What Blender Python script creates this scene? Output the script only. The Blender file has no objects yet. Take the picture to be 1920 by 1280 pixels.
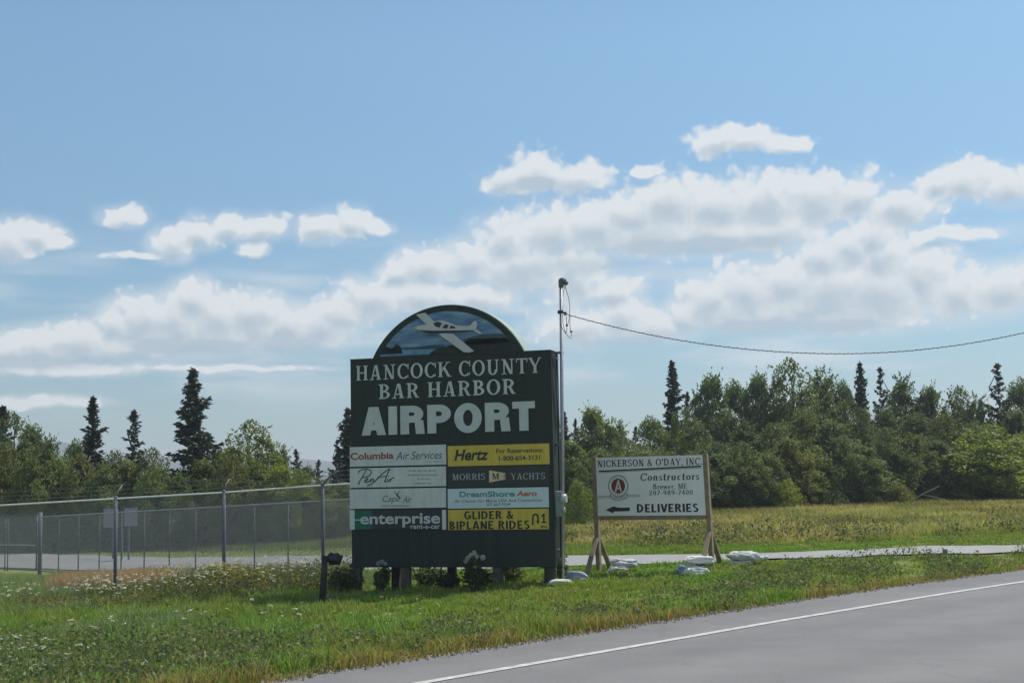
import bpy, bmesh, math, random
import numpy as np
from mathutils import Vector, Matrix

# ------------------------------------------------------------------ camera, world, sun, exposure
SC = bpy.context.scene
COL = SC.collection
FPX = 2500.0                      # focal length in photo pixels (photo 1920 x 1280)
PITCH, ROLL, CAMZ = 0.1017, 0.0205, 2.0
cf = Vector((0, math.cos(PITCH), math.sin(PITCH)))
cr0 = Vector((1, 0, 0)); cu0 = Vector((0, -math.sin(PITCH), math.cos(PITCH)))
cr = cr0 * math.cos(ROLL) - cu0 * math.sin(ROLL)
cu_ = cr0 * math.sin(ROLL) + cu0 * math.cos(ROLL)
cam = bpy.data.cameras.new('camera'); CAM = bpy.data.objects.new('camera', cam); COL.objects.link(CAM)
CAM.matrix_world = Matrix(((cr.x, cu_.x, -cf.x, 0), (cr.y, cu_.y, -cf.y, 0), (cr.z, cu_.z, -cf.z, CAMZ), (0, 0, 0, 1)))
cam.sensor_width = 36; cam.lens = 36 * FPX / 1920; cam.clip_start = 0.1; cam.clip_end = 30000
SC.camera = CAM
C0 = Vector((0, 0, CAMZ))
def ray(px, py):
    return cf + cr * ((px - 960) / FPX) + cu_ * ((640 - py) / FPX)
def at_depth(px, py, Y):
    d = ray(px, py); return C0 + d * (Y / d.y)

SC.render.resolution_x, SC.render.resolution_y = 1024, 682
SC.view_settings.view_transform = 'Standard'; SC.view_settings.look = 'None'
SC.view_settings.gamma = 1; SC.view_settings.use_curve_mapping = False
SC.view_settings.exposure = 0.40
SC.cycles.use_denoising = True
SC.cycles.max_bounces = 8; SC.cycles.transparent_max_bounces = 16
SC.cycles.diffuse_bounces = 3; SC.cycles.volume_bounces = 0

SUNV = Vector((0.5, 0.40, 1.0)).normalized()
sl = bpy.data.lights.new('sun', 'SUN'); so = bpy.data.objects.new('sun', sl); COL.objects.link(so)
sl.energy = 3.6; sl.angle = math.radians(0.5); sl.color = (1.0, 0.95, 0.87)
so.rotation_euler = (-SUNV).to_track_quat('-Z', 'Y').to_euler(); so.location = (20, 20, 40)

W = bpy.data.worlds.new("World"); SC.world = W; W.use_nodes = True
W.cycles.sampling_method = 'NONE'
def build_world():
    nt = W.node_tree; N = nt.nodes; L = nt.links
    bg = N['Background']
    sky = N.new('ShaderNodeTexSky'); sky.sky_type = 'NISHITA'; sky.sun_disc = False
    sky.sun_elevation = math.asin(SUNV.z); sky.sun_rotation = math.atan2(SUNV.x, SUNV.y)
    sky.altitude = 0; sky.air_density = 1.0; sky.dust_density = 0.5; sky.ozone_density = 2.2
    tc = N.new('ShaderNodeTexCoord')
    sep = N.new('ShaderNodeSeparateXYZ'); L.new(tc.outputs['Generated'], sep.inputs[0])
    def M(op, a, b=None, c=None, clamp=False):
        n = N.new('ShaderNodeMath'); n.operation = op; n.use_clamp = clamp
        for i, v in enumerate((a, b, c)):
            if v is None: continue
            if isinstance(v, (int, float)): n.inputs[i].default_value = v
            else: L.new(v, n.inputs[i])
        return n.outputs[0]
    az = M('MULTIPLY', M('ARCTAN2', sep.outputs[0], sep.outputs[1]), 25.0)
    el = M('MULTIPLY', M('ARCSINE', sep.outputs[2]), 25.0)
    P = N.new('ShaderNodeCombineXYZ'); L.new(az, P.inputs[0]); L.new(el, P.inputs[1])
    P = P.outputs[0]
    # cloud puffs: (photo px, py, rx, ry) turned into directions in the sky, 1 unit = 1/25 rad
    puffs = [(1345,264,58,30),(1400,262,60,28),(1475,268,48,17),(955,340,52,28),(1010,325,62,40),(1085,336,76,32),(1210,322,36,12),
      (1190,395,90,38),(1260,380,90,52),(1345,385,90,54),(1440,375,90,58),(1540,372,85,56),(1610,365,60,44),(1690,385,75,38),(1760,338,36,24),(1815,335,60,34),(1890,345,60,34),
      (1040,432,85,52),(1120,425,90,52),(950,448,66,46),(1220,432,120,52),(1340,435,110,44),(1450,430,110,40),(880,490,70,42),(800,500,70,36),(750,512,40,24),
      (980,505,110,48),(1080,520,70,58),(700,560,70,40),(640,585,70,34),(790,555,90,30),(900,555,80,26),
      (1640,436,40,40),(1600,462,52,40),(1545,482,56,42),(1660,480,60,48),(1730,520,70,62),(1480,530,90,50),(1400,545,85,52),(1330,560,60,48),(1560,540,110,60),(1650,545,110,62),(1290,590,40,36),
      (1420,590,150,28),(1600,595,140,28),(1800,550,70,46),(1880,540,70,44),(1950,530,60,44),(1170,590,60,40),(1220,610,90,30),(1090,610,90,36),(1760,440,60,14),(1830,440,40,12),(1150,545,60,26),
      (368,560,46,38),(330,590,60,42),(410,590,70,46),(270,596,70,42),(215,605,34,36),(475,585,70,44),(540,605,70,38),(610,608,70,38),(300,625,90,32),(420,628,120,26),(560,632,100,22),
      (150,640,90,36),(70,655,80,38),(10,655,60,32),(240,650,90,22),(100,690,150,14),(60,752,110,11),(420,690,170,6),
      (232,405,42,20),(215,412,26,12),(22,450,46,36),(75,440,44,24),(110,455,26,12),(325,455,40,30),(375,435,46,30),(430,425,38,24),(495,426,46,24),(475,466,24,16),(600,424,46,28),(660,416,44,28),(700,424,36,14),(255,478,60,6)]
    def uv(px, py):
        d = ray(px, py).normalized(); return math.atan2(d.x, d.y) * 25, math.asin(d.z) * 25
    gt = bpy.data.node_groups.new('cloud_density', 'ShaderNodeTree')
    gt.interface.new_socket('P', in_out='INPUT', socket_type='NodeSocketVector')
    gt.interface.new_socket('D', in_out='OUTPUT', socket_type='NodeSocketFloat')
    gt.interface.new_socket('S', in_out='OUTPUT', socket_type='NodeSocketFloat')
    gi = gt.nodes.new('NodeGroupInput'); go = gt.nodes.new('NodeGroupOutput'); GL = gt.links
    def G(kind, op, *ins):
        n = gt.nodes.new(kind); n.operation = op
        for i, v in enumerate(ins):
            if v is None: continue
            if isinstance(v, (int, float, tuple)): n.inputs[i].default_value = v
            else: GL.new(v, n.inputs[i])
        return n
    # domain warp
    nz = gt.nodes.new('ShaderNodeTexNoise'); nz.inputs['Scale'].default_value = 1.7; nz.inputs['Detail'].default_value = 3
    GL.new(gi.outputs[0], nz.inputs['Vector'])
    wv = G('ShaderNodeVectorMath', 'MULTIPLY_ADD', nz.outputs['Color'], (0.46, 0.26, 0), (-0.23, -0.13, 0))
    wp = G('ShaderNodeVectorMath', 'ADD', gi.outputs[0], wv.outputs[0])
    acc = None
    for (px, py, rx, ry) in puffs:
        cx, cy = uv(px, py); ix, iy = 100.0 / rx, 100.0 / ry
        a = G('ShaderNodeVectorMath', 'MULTIPLY_ADD', wp.outputs[0], (ix, iy, 0), (-cx * ix, -cy * iy, 0))
        l = G('ShaderNodeVectorMath', 'LENGTH', a.outputs[0])
        if acc is None: acc = l.outputs['Value']
        else:
            m = G('ShaderNodeMath', 'SMOOTH_MIN', acc, l.outputs['Value'], 0.30); acc = m.outputs[0]
    n1 = gt.nodes.new('ShaderNodeTexNoise'); n1.inputs['Scale'].default_value = 2.0; n1.inputs['Detail'].default_value = 7
    n1.inputs['Roughness'].default_value = 0.57
    mp = G('ShaderNodeVectorMath', 'MULTIPLY', gi.outputs[0], (0.85, 1.25, 1))
    GL.new(mp.outputs[0], n1.inputs['Vector'])
    vo = gt.nodes.new('ShaderNodeTexVoronoi'); vo.feature = 'SMOOTH_F1'; vo.inputs['Scale'].default_value = 3.6
    vo.inputs['Smoothness'].default_value = 0.5; vo.inputs['Detail'].default_value = 1.0
    GL.new(wp.outputs[0], vo.inputs['Vector'])
    d = G('ShaderNodeMath', 'SUBTRACT', 0.93, acc); GL.new(d.outputs[0], go.inputs[1])
    d = G('ShaderNodeMath', 'MULTIPLY_ADD', n1.outputs[0], 0.95, d.outputs[0])
    d = G('ShaderNodeMath', 'MULTIPLY_ADD', vo.outputs['Distance'], -0.72, d.outputs[0])
    d = G('ShaderNodeMath', 'SUBTRACT', d.outputs[0], -0.40)
    GL.new(d.outputs[0], go.inputs[0])
    def dens(off):
        g = N.new('ShaderNodeGroup'); g.node_tree = gt
        if off is None: L.new(P, g.inputs[0])
        else:
            v = N.new('ShaderNodeVectorMath'); v.operation = 'ADD'; L.new(P, v.inputs[0]); v.inputs[1].default_value = off; L.new(v.outputs[0], g.inputs[0])
        return g.outputs
    (d0, s0), (d1, s1) = dens(None), dens((0.06, 0.20, 0))
    mr = N.new('ShaderNodeMapRange'); mr.interpolation_type = 'SMOOTHSTEP'
    mr.inputs['From Min'].default_value = 0.0; mr.inputs['From Max'].default_value = 0.56; L.new(d0, mr.inputs['Value'])
    halo = N.new('ShaderNodeMapRange'); halo.interpolation_type = 'SMOOTHSTEP'; halo.inputs['From Min'].default_value = -0.75; halo.inputs['From Max'].default_value = 0.35; L.new(s0, halo.inputs['Value'])
    low = N.new('ShaderNodeMapRange'); low.interpolation_type = 'SMOOTHSTEP'; low.inputs['From Min'].default_value = 6.0; low.inputs['From Max'].default_value = 4.0; L.new(el, low.inputs['Value'])
    alpha = M('MAXIMUM', M('MULTIPLY', mr.outputs[0], 0.93), M('MULTIPLY', halo.outputs[0], M('MULTIPLY', low.outputs[0], 0.70)))
    # a thin veil low in the sky
    lit = N.new('ShaderNodeMapRange'); lit.inputs['From Min'].default_value = -0.30; lit.inputs['From Max'].default_value = 0.34
    L.new(M('SUBTRACT', d0, d1), lit.inputs['Value'])
    deep = N.new('ShaderNodeMapRange'); deep.inputs['From Min'].default_value = 0.05; deep.inputs['From Max'].default_value = 1.1; deep.interpolation_type = 'SMOOTHSTEP'
    deep.inputs['To Min'].default_value = 1.0; deep.inputs['To Max'].default_value = 0.50; L.new(M('ADD', s1, M('MULTIPLY_ADD', d1, 0.16, -0.06)), deep.inputs['Value'])
    sh = M('MULTIPLY', deep.outputs[0], M('MULTIPLY_ADD', lit.outputs[0], 0.18, 0.87), clamp=True)
    # flat grey undersides of the larger banks
    und = None
    for (px, py, rx, ry) in ((1490, 604, 210, 26), (1080, 500, 150, 20), (1300, 462, 170, 18), (350, 648, 150, 26), (520, 640, 110, 18), (90, 680, 120, 16), (1000, 345, 90, 14), (1170, 645, 110, 14)):
        cx, cy = uv(px, py); ix, iy = 100.0/rx, 100.0/ry
        a = N.new('ShaderNodeVectorMath'); a.operation = 'MULTIPLY_ADD'; L.new(P, a.inputs[0]); a.inputs[1].default_value = (ix, iy, 0); a.inputs[2].default_value = (-cx*ix, -cy*iy, 0)
        l = N.new('ShaderNodeVectorMath'); l.operation = 'LENGTH'; L.new(a.outputs[0], l.inputs[0])
        und = l.outputs['Value'] if und is None else M('SMOOTH_MIN', und, l.outputs['Value'], 0.2)
    um = N.new('ShaderNodeMapRange'); um.interpolation_type = 'SMOOTHSTEP'; um.inputs['From Min'].default_value = 1.25; um.inputs['From Max'].default_value = 0.2; um.inputs['To Max'].default_value = 0.36; L.new(und, um.inputs['Value'])
    sh = M('SUBTRACT', sh, um.outputs[0])
    cr_ = N.new('ShaderNodeValToRGB'); L.new(sh, cr_.inputs[0])
    e = cr_.color_ramp.elements
    e[0].position = 0.42; e[0].color = (0.36, 0.43, 0.49, 1)
    e[1].position = 0.98; e[1].color = (0.60, 0.625, 0.64, 1)
    k = e.new(0.74); k.color = (0.49, 0.535, 0.57, 1)
    vn = N.new('ShaderNodeTexNoise'); vn.inputs['Scale'].default_value = 1.0; vn.inputs['Detail'].default_value = 4
    vs = N.new('ShaderNodeVectorMath'); vs.operation = 'MULTIPLY'; L.new(P, vs.inputs[0]); vs.inputs[1].default_value = (0.28, 1.5, 1); L.new(vs.outputs[0], vn.inputs['Vector'])
    vm = N.new('ShaderNodeMapRange'); vm.interpolation_type = 'SMOOTHSTEP'; vm.inputs['From Min'].default_value = 0.44; vm.inputs['From Max'].default_value = 0.68; L.new(vn.outputs[0], vm.inputs['Value'])
    v1 = N.new('ShaderNodeMapRange'); v1.interpolation_type = 'SMOOTHSTEP'; v1.inputs['From Min'].default_value = 0.9; v1.inputs['From Max'].default_value = 2.2; L.new(el, v1.inputs['Value'])
    v2 = N.new('ShaderNodeMapRange'); v2.interpolation_type = 'SMOOTHSTEP'; v2.inputs['From Min'].default_value = 5.0; v2.inputs['From Max'].default_value = 3.0; L.new(el, v2.inputs['Value'])
    alpha = M('MAXIMUM', alpha, M('MULTIPLY', vm.outputs[0], M('MULTIPLY', v1.outputs[0], M('MULTIPLY', v2.outputs[0], 0.62))))
    # the air is clearer and bluer higher up
    tint = N.new('ShaderNodeMix'); tint.data_type = 'VECTOR'; tint.inputs[4].default_value = tuple(SKYK*v for v in SKYT[0]); tint.inputs[5].default_value = tuple(SKYK*v for v in SKYT[1])
    up = N.new('ShaderNodeMapRange'); up.inputs['From Min'].default_value = 0.0; up.inputs['From Max'].default_value = 8.0; L.new(el, up.inputs['Value']); L.new(up.outputs[0], tint.inputs[0])
    hs = N.new('ShaderNodeVectorMath'); hs.operation = 'MULTIPLY'
    L.new(sky.outputs[0], hs.inputs[0]); L.new(tint.outputs[1], hs.inputs[1])
    # cumulus added over the unseen sky behind, to brighten the shaded sign faces
    ns = N.new('ShaderNodeTexNoise'); ns.inputs['Scale'].default_value = 3.2; ns.inputs['Detail'].default_value = 5
    sc2 = N.new('ShaderNodeVectorMath'); sc2.operation = 'MULTIPLY'; L.new(tc.outputs['Generated'], sc2.inputs[0]); sc2.inputs[1].default_value = (1, 1, 2.2); L.new(sc2.outputs[0], ns.inputs['Vector'])
    cm = N.new('ShaderNodeMapRange'); cm.interpolation_type = 'SMOOTHSTEP'; cm.inputs['From Min'].default_value = 0.50; cm.inputs['From Max'].default_value = 0.62; L.new(ns.outputs[0], cm.inputs['Value'])
    away = N.new('ShaderNodeMapRange'); away.inputs['From Min'].default_value = 0.35; away.inputs['From Max'].default_value = -0.1; L.new(sep.outputs[1], away.inputs['Value'])
    alpha = M('MAXIMUM', alpha, M('MULTIPLY', cm.outputs[0], M('MULTIPLY', away.outputs[0], 0.9)))
    mx = N.new('ShaderNodeMix'); mx.data_type = 'RGBA'
    L.new(alpha, mx.inputs[0]); L.new(hs.outputs[0], mx.inputs[6]); L.new(cr_.outputs[0], mx.inputs[7])
    L.new(mx.outputs[2], bg.inputs[0]); bg.inputs[1].default_value = 1.0
SKYK = 0.10                                   # sky strength
SKYT = ((0.44, 0.55, 0.65), (0.84, 0.99, 0.95))
build_world()

# ------------------------------------------------------------------ helpers
def lin(r, g, b): return tuple(((v / 255) ** 2.2) for v in (r, g, b))
def mat(name, col, rough=0.7, var=0.12, scale=6.0, metal=0.0, bump=0.0, spec=0.4, col2=None, streak=None):
    m = bpy.data.materials.new(name); m.use_nodes = True
    nt = m.node_tree; b = nt.nodes['Principled BSDF']
    b.inputs['Roughness'].default_value = rough; b.inputs['Metallic'].default_value = metal
    b.inputs['Specular IOR Level'].default_value = spec
    tc = nt.nodes.new('ShaderNodeTexCoord')
    nz = nt.nodes.new('ShaderNodeTexNoise'); nz.inputs['Scale'].default_value = scale; nz.inputs['Detail'].default_value = 6
    if streak:                                          # rain streaks: the pattern drawn out downwards
        sm = nt.nodes.new('ShaderNodeMapping'); sm.inputs['Scale'].default_value = streak; nt.links.new(tc.outputs['Object'], sm.inputs[0]); nt.links.new(sm.outputs[0], nz.inputs['Vector'])
    else: nt.links.new(tc.outputs['Object'], nz.inputs['Vector'])
    mx = nt.nodes.new('ShaderNodeMix'); mx.data_type = 'RGBA'
    mr = nt.nodes.new('ShaderNodeMapRange'); mr.inputs['From Min'].default_value = 0.3; mr.inputs['From Max'].default_value = 0.7
    nt.links.new(nz.outputs[0], mr.inputs['Value']); nt.links.new(mr.outputs[0], mx.inputs[0])
    c2 = col2 or tuple(min(1, c * (1 + var)) for c in col)
    c1 = col if col2 else tuple(c * (1 - var) for c in col)
    mx.inputs[6].default_value = (*c1, 1); mx.inputs[7].default_value = (*c2, 1)
    nt.links.new(mx.outputs[2], b.inputs['Base Color'])
    if bump:
        bp = nt.nodes.new('ShaderNodeBump'); bp.inputs['Strength'].default_value = bump; bp.inputs['Distance'].default_value = 0.02
        nt.links.new(nz.outputs[0], bp.inputs['Height']); nt.links.new(bp.outputs[0], b.inputs['Normal'])
    return m

def leafmat(name, transl=0.35, rough=0.55, objvar=True, spec=0.3, gain=1.0):
    """foliage: the colour of each leaf is an attribute of its face, shifted a little per plant; leaves let some light through"""
    m = bpy.data.materials.new(name); m.use_nodes = True
    nt = m.node_tree; L = nt.links; b = nt.nodes['Principled BSDF']; out = nt.nodes['Material Output']
    at = nt.nodes.new('ShaderNodeAttribute'); at.attribute_name = 'Col'
    hsv = nt.nodes.new('ShaderNodeHueSaturation'); L.new(at.outputs['Color'], hsv.inputs['Color'])
    hsv.inputs['Value'].default_value = gain
    if objvar:
        oi = nt.nodes.new('ShaderNodeObjectInfo')
        mul = nt.nodes.new('ShaderNodeMix'); mul.data_type = 'RGBA'; mul.blend_type = 'MULTIPLY'; mul.inputs[0].default_value = 1
        L.new(hsv.outputs[0], mul.inputs[6]); L.new(oi.outputs['Color'], mul.inputs[7]); src = mul.outputs[2]
    else: src = hsv.outputs[0]
    L.new(src, b.inputs['Base Color']); b.inputs['Roughness'].default_value = rough; b.inputs['Specular IOR Level'].default_value = spec
    tr = nt.nodes.new('ShaderNodeBsdfTranslucent')
    tm = nt.nodes.new('ShaderNodeMix'); tm.data_type = 'RGBA'; tm.blend_type = 'MULTIPLY'; tm.inputs[0].default_value = 1
    L.new(src, tm.inputs[6]); tm.inputs[7].default_value = (1.25, 1.2, 0.6, 1); L.new(tm.outputs[2], tr.inputs[0])
    ms = nt.nodes.new('ShaderNodeMixShader'); ms.inputs[0].default_value = transl
    L.new(b.outputs[0], ms.inputs[1]); L.new(tr.outputs[0], ms.inputs[2]); L.new(ms.outputs[0], out.inputs[0])
    return m

def link(o, parent=None):
    COL.objects.link(o)
    if parent is not None: o.parent = parent
    return o
def tag(o, label, cat, group=None, kind=None):
    o['label'] = label; o['category'] = cat
    if group: o['group'] = group
    if kind: o['kind'] = kind
    return o
def thing(name, label, cat, loc=(0, 0, 0), rotz=0.0, group=None):
    o = bpy.data.objects.new(name, None); COL.objects.link(o); o.empty_display_size = 0.3
    o.location = loc; o.rotation_euler = (0, 0, rotz)
    return tag(o, label, cat, group)
def obj(name, me, m=None, parent=None, loc=None):
    o = bpy.data.objects.new(name, me); link(o, parent)
    if m is not None: me.materials.append(m)
    if loc is not None: o.location = loc
    return o
def np_mesh(name, V, F, cols=None, smooth=False):
    """V (n,3); F list of (k,4) or (k,3) index arrays; cols one colour per face"""
    me = bpy.data.meshes.new(name)
    V = np.asarray(V, dtype=np.float32)
    F = [np.asarray(f, dtype=np.int32) for f in F if len(f)]
    loops = np.concatenate([f.ravel() for f in F]); tot = np.concatenate([np.full(len(f), f.shape[1], np.int32) for f in F])
    st = np.concatenate([[0], np.cumsum(tot)[:-1]]).astype(np.int32)
    me.vertices.add(len(V)); me.vertices.foreach_set('co', V.ravel())
    me.loops.add(len(loops)); me.loops.foreach_set('vertex_index', loops)
    me.polygons.add(len(tot)); me.polygons.foreach_set('loop_start', st); me.polygons.foreach_set('loop_total', tot)
    me.polygons.foreach_set('use_smooth', np.full(len(tot), smooth))
    if cols is not None:
        a = me.attributes.new('Col', 'FLOAT_COLOR', 'FACE')
        c = np.concatenate([np.asarray(cols, np.float32), np.ones((len(cols), 1), np.float32)], 1)
        a.data.foreach_set('color', c.ravel())
    me.update(calc_edges=True); me.validate()
    return me

class MB:
    """collects boxes, tubes and plates into one mesh"""
    def __init__(s): s.b = bmesh.new()
    def box(s, x0, x1, y0, y1, z0, z1, M4=None):
        vs = [s.b.verts.new(Vector(p) if M4 is None else M4 @ Vector(p)) for p in
              ((x0,y0,z0),(x1,y0,z0),(x1,y1,z0),(x0,y1,z0),(x0,y0,z1),(x1,y0,z1),(x1,y1,z1),(x0,y1,z1))]
        for f in ((0,3,2,1),(4,5,6,7),(0,1,5,4),(1,2,6,5),(2,3,7,6),(3,0,4,7)): s.b.faces.new([vs[i] for i in f])
        return s
    def beam(s, a, b, w, d, up=Vector((0, 1, 0))):
        a, b = Vector(a), Vector(b); z = (b - a); l = z.length; z.normalize()
        x = up.cross(z); x = x.normalized() if x.length > 1e-4 else Vector((1, 0, 0)); y = z.cross(x)
        M4 = Matrix(((x.x, y.x, z.x, a.x), (x.y, y.y, z.y, a.y), (x.z, y.z, z.z, a.z), (0, 0, 0, 1)))
        return s.box(-w/2, w/2, -d/2, d/2, 0, l, M4)
    def tube(s, pts, r, n=8, cap=True, radii=None):
        pts = [Vector(p) for p in pts]; rings = []
        for i, p in enumerate(pts):
            t = (pts[min(i+1, len(pts)-1)] - pts[max(i-1, 0)]).normalized()
            ref = Vector((0, 0, 1)) if abs(t.z) < 0.9 else Vector((1, 0, 0))
            u = t.cross(ref).normalized(); v = t.cross(u)
            rr = radii[i] if radii else r
            rings.append([s.b.verts.new(p + (u * math.cos(2*math.pi*k/n) + v * math.sin(2*math.pi*k/n)) * rr) for k in range(n)])
        for a, b in zip(rings, rings[1:]):
            for k in range(n):
                f = s.b.faces.new((a[k], a[(k+1) % n], b[(k+1) % n], b[k])); f.smooth = True
        if cap and n > 2:
            s.b.faces.new(rings[0]); s.b.faces.new(rings[-1][::-1])
        return s
    def plate(s, poly, y0, y1):
        """a polygon in the x-z plane, front at y0 and back at y1"""
        a = [s.b.verts.new((p[0], y0, p[1])) for p in poly]; b = [s.b.verts.new((p[0], y1, p[1])) for p in poly]
        s.b.faces.new(a); s.b.faces.new(b[::-1]); n = len(poly)
        for i in range(n): s.b.faces.new((a[i], b[i], b[(i+1) % n], a[(i+1) % n]))
        return s
    def ellip(s, c, r, seg=12, rings=8, M4=None):
        mm = Matrix.Translation(c) @ (M4 or Matrix()) @ Matrix.Diagonal((*r, 1))
        res = bmesh.ops.create_uvsphere(s.b, u_segments=seg, v_segments=rings, radius=1, matrix=mm)
        for v in res['verts']:
            for f in v.link_faces: f.smooth = True
        return s
    def mesh(s, name, bevel=0):
        bmesh.ops.recalc_face_normals(s.b, faces=s.b.faces)
        if bevel: bmesh.ops.bevel(s.b, geom=list(s.b.edges), offset=bevel, segments=1, affect='EDGES')
        me = bpy.data.meshes.new(name); s.b.to_mesh(me); s.b.free(); return me
    def build(s, name, m, parent=None, bevel=0, loc=None): return obj(name, s.mesh(name, bevel), m, parent, loc)

RS = np.random.RandomState(7)
def vnoise(x, y, seed=0):
    """smooth value noise, numpy"""
    x = np.asarray(x, float); y = np.asarray(y, float)
    xi = np.floor(x).astype(np.int64); yi = np.floor(y).astype(np.int64); fx = x - xi; fy = y - yi
    fx = fx*fx*(3-2*fx); fy = fy*fy*(3-2*fy)
    def h(a, b):
        n = (a * 374761393 + b * 668265263 + seed * 974634777) & 0x7fffffff
        n = ((n ^ (n >> 13)) * 1274126177) & 0x7fffffff
        return ((n ^ (n >> 16)) & 0xffff) / 65535.0
    return (h(xi, yi)*(1-fx) + h(xi+1, yi)*fx)*(1-fy) + (h(xi, yi+1)*(1-fx) + h(xi+1, yi+1)*fx)*fy
def fbm(x, y, seed=0, o=4):
    s = 0; a = 0.5
    for i in range(o):
        s = s + a * vnoise(x * 2**i, y * 2**i, seed + i); a *= 0.5
    return s / (1 - 0.5**o)

# ------------------------------------------------------------------ terrain, road, driveway
def spline(pts, n=14):
    P = [np.array(p, float) for p in pts]; P = [2*P[0]-P[1]] + P + [2*P[-1]-P[-2]]; out = []
    for i in range(1, len(P)-2):
        for t in np.linspace(0, 1, n, endpoint=False):
            out.append(0.5*((2*P[i]) + (-P[i-1]+P[i+1])*t + (2*P[i-1]-5*P[i]+4*P[i+1]-P[i+2])*t*t + (-P[i-1]+3*P[i]-3*P[i+1]+P[i+2])*t**3))
    out.append(P[-2]); return np.array(out)
LINE = spline([(-12.6, 1.2), (-5.7, 8.3), (-0.96, 13.39), (1.82, 16.38), (4.31, 19.05), (8.87, 23.64), (19, 33.0), (36, 49), (70, 80)])
def offset_curve(c, d):
    t = np.gradient(c, axis=0); t /= np.linalg.norm(t, axis=1)[:, None]
    return c + np.stack([-t[:, 1], t[:, 0]], 1) * d
EDGE = offset_curve(LINE, 1.33)
EDGE[:, 0] += (vnoise(np.arange(len(EDGE)) * 0.9, np.zeros(len(EDGE)), 3) - 0.5) * 0.10
def road_dist(x, y):
    """signed distance to the road's edge, positive on the verge"""
    x = np.asarray(x, float); y = np.asarray(y, float); best = np.full(x.shape, 1e9); sgn = np.ones(x.shape)
    for a, b in zip(EDGE[::2][:-1], EDGE[::2][1:]):
        d = b - a; l2 = d @ d
        t = np.clip(((x-a[0])*d[0] + (y-a[1])*d[1]) / l2, 0, 1)
        ex = x - a[0] - t*d[0]; ey = y - a[1] - t*d[1]; q = ex*ex + ey*ey
        m = q < best; best = np.where(m, q, best); sgn = np.where(m, np.sign(d[0]*ey - d[1]*ex), sgn)
    return np.sqrt(best) * np.where(sgn == 0, 1, sgn)
def gz(x, y):
    x = np.asarray(x, float); y = np.asarray(y, float)
    b = np.clip(0.045*x - 0.08, -0.62, 0.32)
    rd = road_dist(x, y); s = np.clip(rd / 3.0, 0, 1); s = s*s*(3-2*s)
    far = np.clip((y - 26) / 12, 0, 1)
    z = b*s + (fbm(x*0.5, y*0.5, 11) - 0.5) * 0.10 * s - 0.012
    z = np.where(rd < 0.05, np.clip(rd * 0.5, -0.12, 0) - 0.02, z)
    return z + np.clip((y-200)/3000, 0, 1) * 2
def gz1(x, y): return float(gz(np.array([x]), np.array([y]))[0])
def ground_at(px, py):
    d = ray(px, py); t = 5.0
    for _ in range(4000):
        p = C0 + d * t
        if p.z <= gz1(p.x, p.y): break
        t += 0.05
    return p
DRV_F = spline([(-60, 88), (-32, 64), (-20, 54), (-13.2, 49), (-8.47, 45.2), (-5.41, 41.8), (-1.79, 38.0), (2.4, 33.4), (4.92, 31.0), (6.3, 30.0), (7.9, 29.3), (9.7, 29.5), (11.6, 30.7), (13.8, 32.2), (20, 37)])      # far edge
DRV_N = spline([(-60, 76), (-32, 55), (-17, 44.5), (-10.9, 40.4), (-6.86, 37.0), (-4.48, 34.6), (-1.5, 32.1), (2.1, 29.7), (4.61, 28.9), (6.0, 28.4), (7.5, 27.9), (9.3, 28.3), (11.15, 29.5), (13.24, 30.8), (17, 32.8)])       # near edge
def driveway_mask(x, y):
    o = np.argsort(DRV_F[:, 0]); f = np.interp(x, DRV_F[o, 0], DRV_F[o, 1]); o = np.argsort(DRV_N[:, 0]); n = np.interp(x, DRV_N[o, 0], DRV_N[o, 1])
    return np.minimum(f - y, y - n)                     # positive inside

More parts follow.
